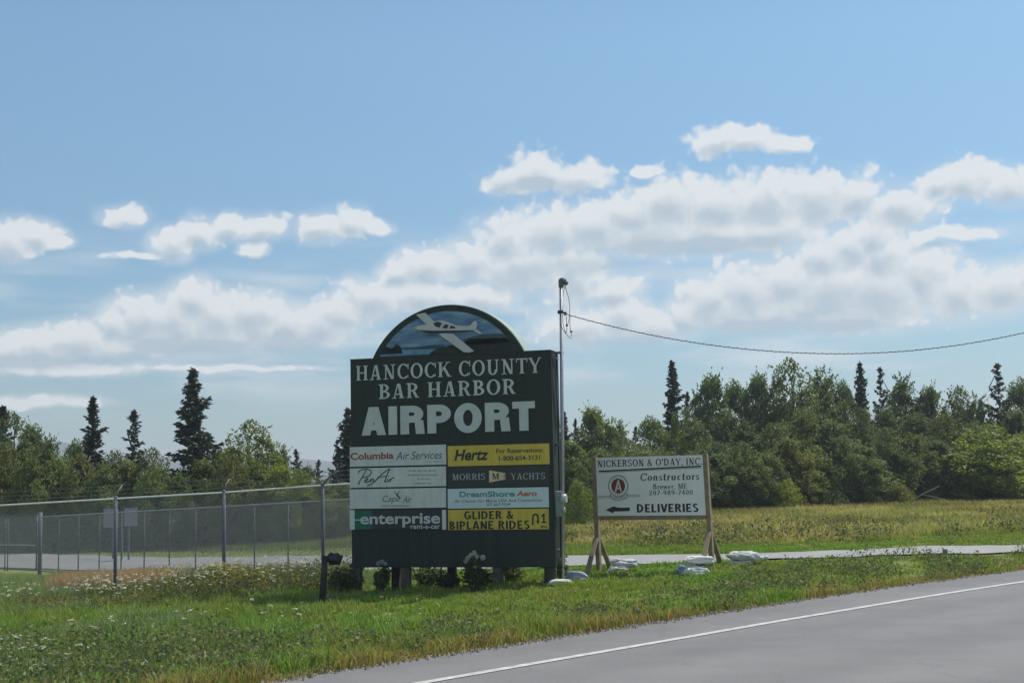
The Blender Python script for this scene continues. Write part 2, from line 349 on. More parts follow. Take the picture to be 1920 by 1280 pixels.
def ground():
    xs = np.concatenate([-np.geomspace(48, 7000, 36)[::-1], np.arange(-47.5, 47.6, 0.45), np.geomspace(48, 7000, 36)])
    ys = np.concatenate([-np.geomspace(3, 6000, 20)[::-1], np.arange(-2, 90, 0.45), np.geomspace(91, 7000, 40)])
    X, Y = np.meshgrid(xs, ys); Z = gz(X.ravel(), Y.ravel()).reshape(X.shape)
    V = np.stack([X.ravel(), Y.ravel(), Z.ravel()], 1); nx = len(xs)
    i, j = np.meshgrid(np.arange(len(ys)-1), np.arange(nx-1), indexing='ij'); a = (i*nx + j).ravel()
    F = np.stack([a, a+1, a+nx+1, a+nx], 1)
    cx = V[F].mean(1); col = ground_col(cx[:, 0], cx[:, 1])
    me = np_mesh('ground', V, [F], col, smooth=True)
    # vertex colours so that the zones blend
    me.attributes.remove(me.attributes['Col']); a = me.attributes.new('Col', 'FLOAT_COLOR', 'POINT')
    c = np.concatenate([ground_col(V[:, 0], V[:, 1]), np.ones((len(V), 1))], 1).astype(np.float32); a.data.foreach_set('color', c.ravel())
    m = bpy.data.materials.new('soil_and_turf'); m.use_nodes = True; nt = m.node_tree; L = nt.links; b = nt.nodes['Principled BSDF']
    at = nt.nodes.new('ShaderNodeAttribute'); at.attribute_name = 'Col'
    tc = nt.nodes.new('ShaderNodeTexCoord'); nz = nt.nodes.new('ShaderNodeTexNoise'); nz.inputs['Scale'].default_value = 3.0; nz.inputs['Detail'].default_value = 9; nz.inputs['Roughness'].default_value = 0.7
    L.new(tc.outputs['Object'], nz.inputs['Vector'])
    hs = nt.nodes.new('ShaderNodeHueSaturation'); mr = nt.nodes.new('ShaderNodeMapRange'); mr.inputs['From Min'].default_value = 0.3; mr.inputs['From Max'].default_value = 0.7; mr.inputs['To Min'].default_value = 0.6; mr.inputs['To Max'].default_value = 1.4
    L.new(nz.outputs[0], mr.inputs['Value']); L.new(mr.outputs[0], hs.inputs['Value']); L.new(at.outputs['Color'], hs.inputs['Color'])
    L.new(hs.outputs[0], b.inputs['Base Color']); b.inputs['Roughness'].default_value = 0.95; b.inputs['Specular IOR Level'].default_value = 0.1
    bp = nt.nodes.new('ShaderNodeBump'); bp.inputs['Distance'].default_value = 0.12; bp.inputs['Strength'].default_value = 0.8; L.new(nz.outputs[0], bp.inputs['Height']); L.new(bp.outputs[0], b.inputs['Normal'])
    o = obj('ground', me, m); tag(o, 'rough grassy ground with mown verge and tan meadow', 'ground', kind='structure')

GREEN = np.array((0.155, 0.185, 0.048)); LUSH = np.array((0.135, 0.195, 0.042)); TAN = np.array((0.36, 0.305, 0.150)); OLIVE = np.array((0.26, 0.265, 0.092))
DIRT = np.array((0.17, 0.115, 0.065)); STRAW = np.array((0.30, 0.21, 0.12))
def mix(a, b, t): return a * (1 - t[:, None]) + b * t[:, None]
def sstep(a, b, x): t = np.clip((x-a)/(b-a), 0, 1); return t*t*(3-2*t)
def ground_col(x, y):
    n = fbm(x*0.35, y*0.35, 21); n2 = fbm(x*1.3, y*1.3, 31)
    c = mix(GREEN, LUSH, sstep(0.35, 0.65, n)); c = mix(c, OLIVE, sstep(0.45, 0.75, n2) * 0.5)
    rd = road_dist(x, y)
    c = mix(c, OLIVE, sstep(1.2, 0.4, rd + (n2-0.5)*1.2) * 0.5)
    c = mix(c, DIRT, sstep(0.55, 0.1, rd + (n2-0.5)*0.7) * 0.85)
    drv = driveway_mask(x, y); o = np.argsort(DRV_F[:, 0]); beyond = y - np.interp(x, DRV_F[o, 0], DRV_F[o, 1])
    # meadow beyond the driveway on the right: a mown strip, then olive and tan growth
    mead = sstep(2.5, 5.5, beyond + (n2-0.5)*2) * sstep(-4, 2, x)
    mc = mix(OLIVE*1.1, TAN, sstep(0.40, 0.62, fbm(x*0.16, y*0.10, 41))); mc = mix(mc, GREEN, sstep(0.50, 0.70, fbm(x*0.22+9, y*0.12, 51)) * 0.7)
    mc = mix(mc, GREEN*1.1, sstep(56, 66, y) * 0.75)
    c = mix(c, mc, mead)
    # straw-coloured dead strip along the back fence
    st = np.exp(-((y - (34.6 - 0.32*(x+9)))/1.0)**2) * sstep(-13.0, -11.6, x) * sstep(-8.4, -10.0, x)
    c = mix(c, STRAW, np.clip(st, 0, 1))
    return c

def strip(name, A, B, z, m, label, cat, n=6, prof=None):
    A = np.asarray(A); B = np.asarray(B); V = []; 
    for k in range(n+1):
        t = k / n; P = A*(1-t) + B*t
        zz = z(P[:, 0], P[:, 1]) if callable(z) else np.full(len(P), z)
        V.append(np.concatenate([P, zz[:, None]], 1))
    V = np.array(V); l = len(A); i, j = np.meshgrid(np.arange(n), np.arange(l-1), indexing='ij'); a = (i*l + j).ravel()
    me = np_mesh(name, V.reshape(-1, 3), [np.stack([a, a+1, a+l+1, a+l], 1)], smooth=True)
    o = obj(name, me, m); tag(o, label, cat, kind='structure'); return o

def asphalt(name, c1, c2, cracks=False):
    m = bpy.data.materials.new(name); m.use_nodes = True; nt = m.node_tree; L = nt.links; b = nt.nodes['Principled BSDF']
    tc = nt.nodes.new('ShaderNodeTexCoord')
    big = nt.nodes.new('ShaderNodeTexNoise'); big.inputs['Scale'].default_value = 0.35; big.inputs['Detail'].default_value = 5
    mp = nt.nodes.new('ShaderNodeMapping'); mp.inputs['Rotation'].default_value = (0, 0, math.radians(-46)); mp.inputs['Scale'].default_value = (0.12, 1.0, 1)
    mp.inputs['Rotation'].default_value = (0, 0, math.radians(-46))
    L.new(tc.outputs['Object'], mp.inputs['Vector']); L.new(mp.outputs[0], big.inputs['Vector'])
    fine = nt.nodes.new('ShaderNodeTexNoise'); fine.inputs['Scale'].default_value = 55; fine.inputs['Detail'].default_value = 6; fine.inputs['Roughness'].default_value = 0.75
    L.new(tc.outputs['Object'], fine.inputs['Vector'])
    mid = nt.nodes.new('ShaderNodeTexNoise'); mid.inputs['Scale'].default_value = 1.4; mid.inputs['Detail'].default_value = 6; L.new(tc.outputs['Object'], mid.inputs['Vector'])
    ad = nt.nodes.new('ShaderNodeMath'); ad.operation = 'ADD'; L.new(big.outputs[0], ad.inputs[0]); L.new(mid.outputs[0], ad.inputs[1])
    mr = nt.nodes.new('ShaderNodeMapRange'); mr.inputs['From Min'].default_value = 0.75; mr.inputs['From Max'].default_value = 1.25; L.new(ad.outputs[0], mr.inputs['Value'])
    mx = nt.nodes.new('ShaderNodeMix'); mx.data_type = 'RGBA'; mx.inputs[6].default_value = (*c1, 1); mx.inputs[7].default_value = (*c2, 1); L.new(mr.outputs[0], mx.inputs[0])
    hs = nt.nodes.new('ShaderNodeHueSaturation'); m2 = nt.nodes.new('ShaderNodeMapRange'); m2.inputs['From Min'].default_value = 0.25; m2.inputs['From Max'].default_value = 0.75; m2.inputs['To Min'].default_value = 0.72; m2.inputs['To Max'].default_value = 1.28
    L.new(fine.outputs[0], m2.inputs['Value']); L.new(m2.outputs[0], hs.inputs['Value']); L.new(mx.outputs[2], hs.inputs['Color'])
    L.new(hs.outputs[0], b.inputs['Base Color']); b.inputs['Roughness'].default_value = 0.8; b.inputs['Specular IOR Level'].default_value = 0.3
    if cracks:
        # fine cracks, sealed joints and the two darker wheel tracks of the lane
        vo = nt.nodes.new('ShaderNodeTexVoronoi'); vo.feature = 'DISTANCE_TO_EDGE'; vo.inputs['Scale'].default_value = 0.42
        wz = nt.nodes.new('ShaderNodeVectorMath'); wz.operation = 'MULTIPLY_ADD'; L.new(mid.outputs['Color'], wz.inputs[0]); wz.inputs[1].default_value = (0.9, 0.9, 0); L.new(tc.outputs['Object'], wz.inputs[2]); L.new(wz.outputs[0], vo.inputs['Vector'])
        ck = nt.nodes.new('ShaderNodeMapRange'); ck.inputs['From Min'].default_value = 0.002; ck.inputs['From Max'].default_value = 0.010; ck.inputs['To Min'].default_value = 0.90; L.new(vo.outputs['Distance'], ck.inputs['Value'])
        wv = nt.nodes.new('ShaderNodeTexWave'); wv.wave_type = 'BANDS'; wv.bands_direction = 'Y'; wv.inputs['Scale'].default_value = 0.17; wv.inputs['Distortion'].default_value = 0.6; wv.inputs['Detail'].default_value = 2
        m3 = nt.nodes.new('ShaderNodeMapping'); m3.inputs['Rotation'].default_value = (0, 0, math.radians(-46)); L.new(tc.outputs['Object'], m3.inputs['Vector']); L.new(m3.outputs[0], wv.inputs['Vector'])
        tk = nt.nodes.new('ShaderNodeMapRange'); tk.inputs['To Min'].default_value = 0.93; tk.inputs['To Max'].default_value = 1.05; L.new(wv.outputs['Fac'], tk.inputs['Value'])
        mm = nt.nodes.new('ShaderNodeMath'); mm.operation = 'MULTIPLY'; L.new(ck.outputs[0], mm.inputs[0]); L.new(tk.outputs[0], mm.inputs[1])
        m4 = nt.nodes.new('ShaderNodeMath'); m4.operation = 'MULTIPLY'; L.new(mm.outputs[0], m4.inputs[0]); L.new(m2.outputs[0], m4.inputs[1]); L.new(m4.outputs[0], hs.inputs['Value'])
    bp = nt.nodes.new('ShaderNodeBump'); bp.inputs['Strength'].default_value = 0.35; bp.inputs['Distance'].default_value = 0.004; L.new(fine.outputs[0], bp.inputs['Height']); L.new(bp.outputs[0], b.inputs['Normal'])
    return m

ground()
ROADM = asphalt('worn_asphalt', (0.150, 0.147, 0.145), (0.182, 0.178, 0.174), True)
strip('road', EDGE, offset_curve(LINE, -9.5), lambda x, y: 0.004 + 0.012*np.clip(-road_dist(x, y), 0, 3)/3, ROADM, 'worn grey asphalt road crossing the foreground', 'road', n=10)
strip('road_edge_line', offset_curve(LINE, 0.065), offset_curve(LINE, -0.065), lambda x, y: 0.011 + 0.012*np.clip(-road_dist(x, y), 0, 3)/3,
      mat('worn_white_paint', (0.33, 0.325, 0.31), 0.75, 0, 9, col2=(0.58, 0.57, 0.53)), 'worn white painted line along the road shoulder', 'road marking', n=1)
strip('driveway', DRV_F, DRV_N, lambda x, y: gz(x, y) + 0.035, asphalt('pale_gravelly_asphalt', (0.235, 0.232, 0.225), (0.295, 0.29, 0.28)),
      'pale grey driveway running behind the signs', 'driveway', n=12)

def hills():
    n = 120
    def ridge(name, D, hs, lab, seed):
        az = np.linspace(-0.75, 0.75, n); V = []
        h = np.interp(az, [a for a, _ in hs], [b for _, b in hs]) + (fbm(az*30, az*0, seed) - 0.5) * 4 + (fbm(az*140, az*0, seed+1) - 0.5) * 1.5
        for k, (dd, hh) in enumerate(((-350, -0.12), (-180, 0.55), (0, 1.0), (250, 0.6), (500, -0.12))):
            V.append(np.stack([np.sin(az)*(D+dd), np.cos(az)*(D+dd), np.maximum(h*hh, -6 if hh < 0 else 0)], 1))
        V = np.array(V); i, j = np.meshgrid(np.arange(4), np.arange(n-1), indexing='ij'); a = (i*n+j).ravel()
        me = np_mesh(name, V.reshape(-1, 3), [np.stack([a, a+1, a+n+1, a+n], 1)], smooth=True)
        o = obj(name, me, mat('wooded_hillside', (0.040, 0.058, 0.040), 0.95, 0.35, 0.02)); tag(o, lab, 'hills', kind='structure')
    ridge('hills', 1700, [(-0.75, 50), (-0.36, 55), (-0.328, 58), (-0.30, 37), (-0.25, 38), (-0.2, 20), (-0.155, 32), (-0.13, 26), (-0.1, 20), (0.1, 20), (0.75, 24)], 'distant wooded hills fading blue behind the trees', 5)
hills()

# ------------------------------------------------------------------ lettering
def arcpts(cx, cy, rx, ry, a0, a1, T, t, n=18):
    """a ring segment as quads; T thickness of the upright parts, t of the flat parts"""
    out = []
    for i in range(n):
        q = []
        for a, o in ((i, 0), (i+1, 0), (i+1, 1), (i, 1)):
            an = math.radians(a0 + (a1-a0)*a/n); rrx = rx - o*T; rry = ry - o*t
            q.append((cx + rrx*math.cos(an), cy + rry*math.sin(an)))
        out.append(q)
    return out
def seg(x0, y0, x1, y1, w):
    """slanted stroke with flat ends"""
    return [[(x0-w/2, y0), (x0+w/2, y0), (x1+w/2, y1), (x1-w/2, y1)]]
def rc(x0, x1, y0, y1): return [[(x0, y0), (x1, y0), (x1, y1), (x0, y1)]]
def glyph(ch, T, t, S):
    """strokes (lists of polygons) of one character and its advance; S = serif half width, 0 for a plain face"""
    st = 0.055; h = T/2; x = 0.62     # serif thickness, half stem, x-height
    def sf(cx, top, k=1.0): return [rc(cx-S*k, cx+S*k, 1-st if top else 0, 1 if top else st)] if S else []
    def stem(cx, y0=0.0, y1=1.0, top=True, bot=True): return [rc(cx-h, cx+h, y0, y1)] + (sf(cx, True) if top else []) + (sf(cx, False) if bot else [])
    def xs(cx, y1=x): return [rc(cx-h, cx+h, 0, y1)] + ([rc(cx-S*0.8, cx+S*0.8, 0, st), rc(cx-S*0.8, cx, y1-st, y1)] if S else [])
    A = arcpts; e = max(S*0.2, 0.0); m = S*0.5
    L = 0.04 + m + h                     # centre of a left stem
    if ch == ' ': return [], 0.36
    if ch == 'H': R = L+0.52; return stem(L)+stem(R)+[rc(L+h, R-h, 0.47, 0.47+t)], R+L
    if ch == 'I': return stem(L), 2*L
    kx = 0.11 if (not S and T > 0.26) else 0.0
    if ch == 'A' and not S:
        w = 0.86 + kx*0.5; a = 0.5*w; return [seg(0.02+h, 0, a-h*0.12, 1, T), seg(w-0.02-h, 0, a+h*0.12, 1, T), rc(0.30*w, 0.70*w, 0.17, 0.17+t*0.9)], w
    if ch == 'A':
        w = 0.86 + e; a = 0.5*w
        tt = t if S else T
        return [seg(0.04+tt/2+m, 0, a-tt*0.35, 1, tt), seg(w-0.04-h-m, 0, a+h*0.35, 1, T), rc(0.27*w+h*0.6, 0.73*w-h*0.4, 0.24, 0.24+t)] + (sf(0.04+tt/2+m, False, .9)+sf(w-0.04-h-m, False)), w
    if ch == 'N': R = L+0.52; tt = t if S else T; return [rc(L-tt/2, L+tt/2, 0, 1), rc(R-tt/2, R+tt/2, 0, 1), seg(L+h*0.5-0.06, 1, R-h*0.5, 0, T*1.1)] + sf(L, False)+sf(L-0.04, True, .8)+sf(R, True), R+L
    if ch == 'C':
        g = [A(0.46, 0.5, 0.42, 0.52, 42, 318, T, t, 26)]
        if S: g += [rc(0.755, 0.755+t*0.8, 0.64, 1.0), rc(0.755, 0.755+t*0.5, 0.05, 0.25)]
        return g, 0.86
    if ch == 'G': return [A(0.46, 0.5, 0.42, 0.52, 45, 340, T, t, 26), rc(0.50, 0.86, 0.36, 0.36+t), rc(0.86-T, 0.86, 0.1, 0.36)], 0.92
    if ch == 'O': return [A(0.47+kx*0.4, 0.5, 0.43+kx*0.4, 0.52, 0, 360, T, t, 32)], 0.94+kx*0.8
    if ch == 'K': return stem(L)+[seg(L+h*0.8, 0.36, L+0.52, 1, t if S else T), seg(L+0.60, 0, L+0.22, 0.66, T*1.05)] + sf(L+0.52, True, .9)+sf(L+0.62, False, .9), L+0.72+e
    if ch == 'U': R = L+0.50; tt = t if S else T; c = (L-h+R+tt/2)/2; return [rc(L-h, L+h, 0.34, 1), rc(R-tt/2, R+tt/2, 0.34, 1), A(c, 0.34, c-(L-h), 0.36, 180, 360, T, t, 14)] + sf(L, True)+sf(R, True, .8), R+L
    if ch == 'T':
        c = 0.40; g = [rc(c-h, c+h, 0, 1-t), rc(0.02, 0.78, 1-t, 1)] + sf(c, False)
        if S: g += [rc(0.02, 0.02+t*0.7, 0.74, 1-t), rc(0.78-t*0.7, 0.78, 0.74, 1-t)]
        return g, 0.80
    if ch == 'Y': c = 0.42; tt = t if S else T; return [rc(c-h, c+h, 0, 0.46), seg(c, 0.40, 0.10, 1, T), seg(c, 0.40, 0.74, 1, tt)] + sf(c, False)+sf(0.12, True, .8)+sf(0.74, True, .7), 0.84
    if ch == 'B': return stem(L, top=False, bot=False)+[rc(L-h-m, L+0.14, 1-t, 1), rc(L-h-m, L+0.16, 0, t), rc(L, L+0.16, 0.5-t/2, 0.5+t/2), A(L+0.13, 0.74, 0.35, 0.26, -90, 90, T, t), A(L+0.15, 0.265, 0.40, 0.265, -90, 90, T, t)], L+0.60
    if ch == 'P': return stem(L, top=False)+[rc(L-h-m, L+0.16+kx, 1-t, 1), rc(L, L+0.16+kx, 0.36, 0.36+t), A(L+0.15+kx, 0.68, 0.41, 0.32, -90, 90, T, t)], L+0.60+kx
    if ch == 'R' and kx: return stem(L)+[rc(L-h, L+0.16+kx, 1-t, 1), rc(L, L+0.18+kx, 0.40, 0.40+t), A(L+0.15+kx, 0.70, 0.40, 0.30, -90, 90, T, t), seg(L+0.55, 0, L+0.50, 0.48, T)], L+0.66+kx*0.6
    if ch == 'R': return stem(L, top=False)+[rc(L-h-m, L+0.16, 1-t, 1), rc(L, L+0.18, 0.44, 0.44+t), A(L+0.15, 0.72, 0.39, 0.28, -90, 90, T, t), seg(L+0.50, 0, L+0.28, 0.46, T)] + sf(L+0.54, False, .7), L+0.64+e
    if ch == 'D': return stem(L, top=False, bot=False)+[rc(L-h-m, L+0.14, 1-t, 1), rc(L-h-m, L+0.14, 0, t), A(L+0.13, 0.5, 0.52, 0.5, -90, 90, T, t, 20)], L+0.72
    if ch == 'E':
        g = stem(L, top=False, bot=False)+[rc(L-h-m, L+0.46, 1-t, 1), rc(L-h-m, L+0.48, 0, t), rc(L, L+0.38, 0.49-t/2, 0.49+t/2)]
        if S: g += [rc(L+0.42, L+0.46, 0.74, 1-t), rc(L+0.44, L+0.48, t, 0.26)]
        return g, L+0.54
    if ch == 'L': return stem(L, bot=False)+[rc(L-h-m, L+0.44, 0, t)], L+0.48
    if ch == 'V': return [seg(0.38, 0, 0.12, 1, T), seg(0.42, 0, 0.70, 1, t if S else T)] + sf(0.12, True)+sf(0.7, True), 0.80
    if ch == 'M': R = L+0.66; c = (L+R)/2; tt = t if S else T; return [rc(L-tt/2, L+tt/2, 0, 1), rc(R-h, R+h, 0, 1), seg(L+h*0.6, 1, c, 0.02, T), seg(c, 0.02, R-h*0.6, 1, tt)] + sf(L, False)+sf(R, False)+sf(L-0.02, True, .7), R+L
    if ch == 'S':
        return [A(0.36, 0.745, 0.30, 0.265, 30, 270, T*0.9, t), A(0.36, 0.265, 0.32, 0.275, 90, -150, T*0.9, t)] + ([rc(0.60, 0.60+t*0.7, 0.70, 0.98), rc(0.05, 0.05+t*0.7, 0.02, 0.30)] if S else []), 0.74
    if ch == '&': return [A(0.38, 0.78, 0.20, 0.22, -60, 240, T*0.7, t, 16), seg(0.78, 0, 0.30, 0.68, T), A(0.34, 0.24, 0.30, 0.26, 60, 340, T*0.8, t, 16), seg(0.62, 0.12, 0.78, 0.5, t)], 0.92
    if ch == "'": return [rc(0.06, 0.06+T*0.8, 0.68, 1.0)], 0.26
    if ch == ',': return [rc(0.06, 0.06+T, 0, 0.13), seg(0.06+T*0.4, -0.16, 0.06+T*0.7, 0.0, t)], 0.28
    if ch == '.': return [rc(0.06, 0.06+T, 0, 0.15)], 0.28
    if ch == 'c': return [A(0.30, 0.31, 0.26, 0.32, 50, 315, T, t)], 0.56
    if ch == 'o': return [A(0.32, 0.31, 0.29, 0.32, 0, 360, T, t, 22)], 0.64
    if ch == 'e': return [A(0.30, 0.31, 0.27, 0.32, 10, 320, T, t), rc(0.10, 0.55, 0.30, 0.30+t)], 0.59
    if ch == 'n': return xs(0.16)+[A(0.32, 0.38, 0.16+h, 0.25, 0, 150, T, t), rc(0.48-h, 0.48+h, 0, 0.38)] + ([rc(0.48-S*.8, 0.48+S*.8, 0, st)] if S else []), 0.66
    if ch == 'r': return xs(0.16)+[A(0.32, 0.42, 0.16, 0.20, 50, 160, t, t*1.4, 8)], 0.44
    if ch == 'u': return [rc(0.16-h, 0.16+h, 0.24, x), rc(0.48-h, 0.48+h, 0, x), A(0.32, 0.24, 0.16+h, 0.25, 180, 330, T, t, 10)] + ([rc(0.16-S, 0.16, x-st, x), rc(0.48-S, 0.48, x-st, x)] if S else []), 0.68
    if ch == 't': return [rc(0.18-h, 0.18+h, 0.12, 0.86), rc(0.02, 0.38, x-t, x), A(0.30, 0.14, 0.12+h, 0.15, 180, 320, T, t, 8)], 0.42
    if ch == 's': return [A(0.24, 0.46, 0.19, 0.165, 30, 270, T*0.8, t), A(0.24, 0.165, 0.20, 0.17, 90, -150, T*0.8, t)], 0.48
    if ch == 'w': return [seg(0.22, 0, 0.08, x, T), seg(0.24, 0, 0.40, x, t), seg(0.58, 0, 0.42, x, T), seg(0.60, 0, 0.76, x, t)], 0.84
    if ch == '2': return [A(0.30, 0.74, 0.25, 0.27, 0, 170, T, t), seg(0.10, 0.04, 0.48, 0.70, T), rc(0.04, 0.56, 0, t*1.2)], 0.64
    if ch == '0': return [A(0.30, 0.5, 0.26, 0.51, 0, 360, T, t, 24)], 0.62
    if ch == '7': return [rc(0.04, 0.56, 1-t*1.3, 1), seg(0.20, 0, 0.50, 0.95, T)], 0.60
    if ch == '9': return [A(0.30, 0.68, 0.26, 0.33, 0, 360, T, t, 20), A(0.26, 0.45, 0.30, 0.46, -80, 20, T, t, 10)], 0.64
    if ch == '8': return [A(0.30, 0.75, 0.23, 0.26, 0, 360, T, t, 20), A(0.30, 0.27, 0.27, 0.28, 0, 360, T, t, 20)], 0.62
    if ch == '4': return [rc(0.38-h, 0.38+h, 0, 1), rc(0.02, 0.58, 0.24, 0.24+t), seg(0.06, 0.28, 0.36, 1, t)], 0.62
    if ch == '5': return [rc(0.08, 0.54, 1-t*1.2, 1), rc(0.08, 0.08+t, 0.52, 1), A(0.27, 0.32, 0.28, 0.33, 130, -140, T, t, 16)], 0.62
    if ch == '-': return [rc(0.04, 0.36, 0.32, 0.32+t)], 0.40
    return [rc(0.1, 0.4, 0, 0.6)], 0.5
def strokes(text, T=0.16, t=0.07, S=0.15, gap=0.06):
    out = []; x = 0
    for ch in text:
        g, w = glyph(ch, T, t, S)
        for k, polys in enumerate(g):
            out.append(([[(p[0]+x, p[1]) for p in q] for q in polys], k))
        x += w + gap
    return out
def put_strokes(text, box, y=0.0, shear=0.0, **kw):
    """hand-built lettering fitted to box (u0,u1,v0,v1); each stroke a hair above the one before"""
    S = strokes(text, **kw); P = np.array([p for polys, k in S for q in polys for p in q]); lo = P.min(0); hi = P.max(0)
    if ',' in text or "&" in text: lo[1] = 0
    hi[1] = min(hi[1], 1.02); lo[1] = max(lo[1], -0.02)
    u0, u1, v0, v1 = box; sv = (v1-v0)/(hi[1]-lo[1]); sx = (u1-u0-abs(shear)*(v1-v0))/(hi[0]-lo[0])
    V = []; F = []
    for polys, k in S:
        for q in polys:
            i = len(V); ar = sum(q[a][0]*q[(a+1) % 4][1]-q[(a+1) % 4][0]*q[a][1] for a in range(4))
            qq = q if ar > 0 else q[::-1]
            for p in qq:
                v = (p[1]-lo[1])*sv; V.append((u0 + (p[0]-lo[0])*sx + shear*v, y - 0.0006*k, v0 + v))
            F.append((i, i+1, i+2, i+3))
    return V, F
def text_obj(name, texts, m, parent):
    """texts: (text, box, y, shear, kwargs) lists joined into one lettering mesh"""
    V = []; F = []
    for (tx, box, y, sh, kw) in texts:
        v, f = put_strokes(tx, box, y, sh, **kw); n = len(V); V += v; F += [tuple(i+n for i in q) for q in f]
    return obj(name, np_mesh(name, V, [F]), m, parent)
def font_mesh(name, body, box, y, m, parent, bold=0.0, shear=0.0):
    cu = bpy.data.curves.new('lettering', 'FONT'); cu.body = body; cu.offset = bold; cu.resolution_u = 5
    ob = bpy.data.objects.new('lettering_source', cu); COL.objects.link(ob)
    dg = bpy.context.evaluated_depsgraph_get(); me = bpy.data.meshes.new_from_object(ob.evaluated_get(dg)); bpy.data.objects.remove(ob); bpy.data.curves.remove(cu)
    n = len(me.vertices); co = np.empty(n*3, np.float32); me.vertices.foreach_get('co', co); co = co.reshape(-1, 3)
    lo = co.min(0); hi = co.max(0); u0, u1, v0, v1 = box
    v = (co[:, 1]-lo[1])/(hi[1]-lo[1])*(v1-v0); u = (co[:, 0]-lo[0])/(hi[0]-lo[0])*(u1-u0-abs(shear)*(v1-v0))
    out = np.stack([u0+u+shear*v, np.full(n, y), v0+v], 1).astype(np.float32); me.vertices.foreach_set('co', out.ravel()); me.materials.clear(); me.update(); me.name = name
    return obj(name, me, m, parent)
def poly_obj(name, polys, m, parent):
    """flat painted shapes: (points, y) facing the road"""
    b = bmesh.new()
    for pts, y in polys:
        ar = sum(pts[a][0]*pts[(a+1) % len(pts)][1]-pts[(a+1) % len(pts)][0]*pts[a][1] for a in range(len(pts)))
        if ar < 0: pts = pts[::-1]
        b.faces.new([b.verts.new((p[0], y, p[1])) for p in pts])
    bmesh.ops.triangulate(b, faces=b.faces)
    me = bpy.data.meshes.new(name); b.to_mesh(me); b.free(); return obj(name, me, m, parent)
def stroke_line(pts, w):
    """a hand-drawn line as quads"""
    out = []
    for a, b in zip(pts, pts[1:]):
        a = np.array(a); b = np.array(b); d = b-a; l = np.linalg.norm(d) or 1; n = np.array((-d[1], d[0]))/l*w/2; e = d/l*w*0.25
        out.append([tuple(a-n-e), tuple(b-n+e), tuple(b+n+e), tuple(a+n-e)])
    return out

class Plane:
    """an upright board: local x along it, local y into it, local z up; turns photo pixels into points on the board"""
    def __init__(s, xl, yl, xr, yr):
        s.rot = math.atan2(yr-yl, xr-xl); s.o = Vector((xl, yl, gz1(xl, yl)))
        s.U = Vector((math.cos(s.rot), math.sin(s.rot), 0)); s.Nn = Vector((-math.sin(s.rot), math.cos(s.rot), 0)); s.len = math.hypot(xr-xl, yr-yl)
    def at(s, px, py, y=0.0):
        d = ray(px, py); o = s.o + s.Nn*y; t = (o - C0).dot(s.Nn) / d.dot(s.Nn); p = C0 + d*t - s.o
        return p.dot(s.U), p.z
    def box(s, x0, x1, y0, y1, y=0.0):
        xm, ym = (x0+x1)/2, (y0+y1)/2
        return (s.at(x0, ym, y)[0], s.at(x1, ym, y)[0], s.at(xm, y1, y)[1], s.at(xm, y0, y)[1])
def rectp(b): return [(b[0], b[2]), (b[1], b[2]), (b[1], b[3]), (b[0], b[3])]

# ------------------------------------------------------------------ the big airport sign
GREENP = mat('dark_green_paint', (0.024, 0.035, 0.030), 0.7, 0.18, 1.6, bump=0.1, spec=0.3, streak=(4, 4, 0.45))
WHITEP = mat('off_white_paint', (0.53, 0.56, 0.55), 0.6, 0.10, 3)
PANELW = mat('white_panel', (0.60, 0.62, 0.60), 0.5, 0.09, 2, streak=(5, 5, 1.2))
PANELY = mat('yellow_panel', (0.60, 0.45, 0.06), 0.5, 0.12, 2, streak=(5, 5, 1.2))
PANELK = mat('black_panel', (0.028, 0.030, 0.034), 0.5, 0.1, 2)
INK = mat('black_ink', (0.026, 0.028, 0.030), 0.6, 0.1); GREY = mat('grey_ink', (0.10, 0.12, 0.14), 0.6, 0.1); FAINT = mat('faded_ink', (0.24, 0.28, 0.31), 0.6, 0.1)
RED = mat('red_ink', (0.30, 0.05, 0.05), 0.6, 0.1); TEAL = mat('teal_ink', (0.05, 0.27, 0.27), 0.6, 0.1); SLATE = mat('slate_ink', (0.15, 0.23, 0.28), 0.6, 0.1)
CORAL = mat('coral_ink', (0.55, 0.10, 0.07), 0.6, 0.1); LEAFG = mat('logo_green', (0.012, 0.13, 0.065), 0.6, 0.1); CREAM = mat('cream_paint', (0.62, 0.53, 0.34), 0.6, 0.06); SILVER = mat('pale_lettering', (0.42, 0.43, 0.42), 0.5, 0.08)
TIMBER = mat('weathered_timber', (0.10, 0.085, 0.065), 0.85, 0.35, 9, bump=0.4)
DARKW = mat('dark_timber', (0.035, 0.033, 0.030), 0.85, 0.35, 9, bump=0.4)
GALV = mat('galvanised_steel', (0.42, 0.44, 0.46), 0.45, 0.12, 12, metal=0.55)
GALVD = mat('dull_galvanised_steel', (0.125, 0.142, 0.16), 0.7, 0.15, 12, metal=0.0)

SP = Plane(-3.306, 27.1, 0.735, 25.9)
D_ = 0.55
sign = thing('airport_sign', 'large dark green airport sign with rounded top and eight tenant panels', 'sign', SP.o, SP.rot)
def zw(px, py): return SP.at(px, py)
uL, uR = 0.0, SP.len
vB = (SP.at(656, 1062)[1] + SP.at(1031, 1064)[1]) / 2; vT = (SP.at(653, 674)[1] + SP.at(1031, 658.5)[1]) / 2
ca, cb = SP.at(699, 671.5)[0], SP.at(982, 660)[0]; ap = SP.at(842, 572)[1]
uc = (ca+cb)/2; hw = (cb-ca)/2; sag = ap - vT; R_ = (hw*hw + sag*sag) / (2*sag); vc = ap - R_
def arch(r, n=40, vbase=vT, cx=uc):
    a0 = math.asin(max(-1, min(1, (vbase-vc)/r)))
    return [(cx + r*math.cos(a), vc + r*math.sin(a)) for a in np.linspace(a0, math.pi-a0, n)]
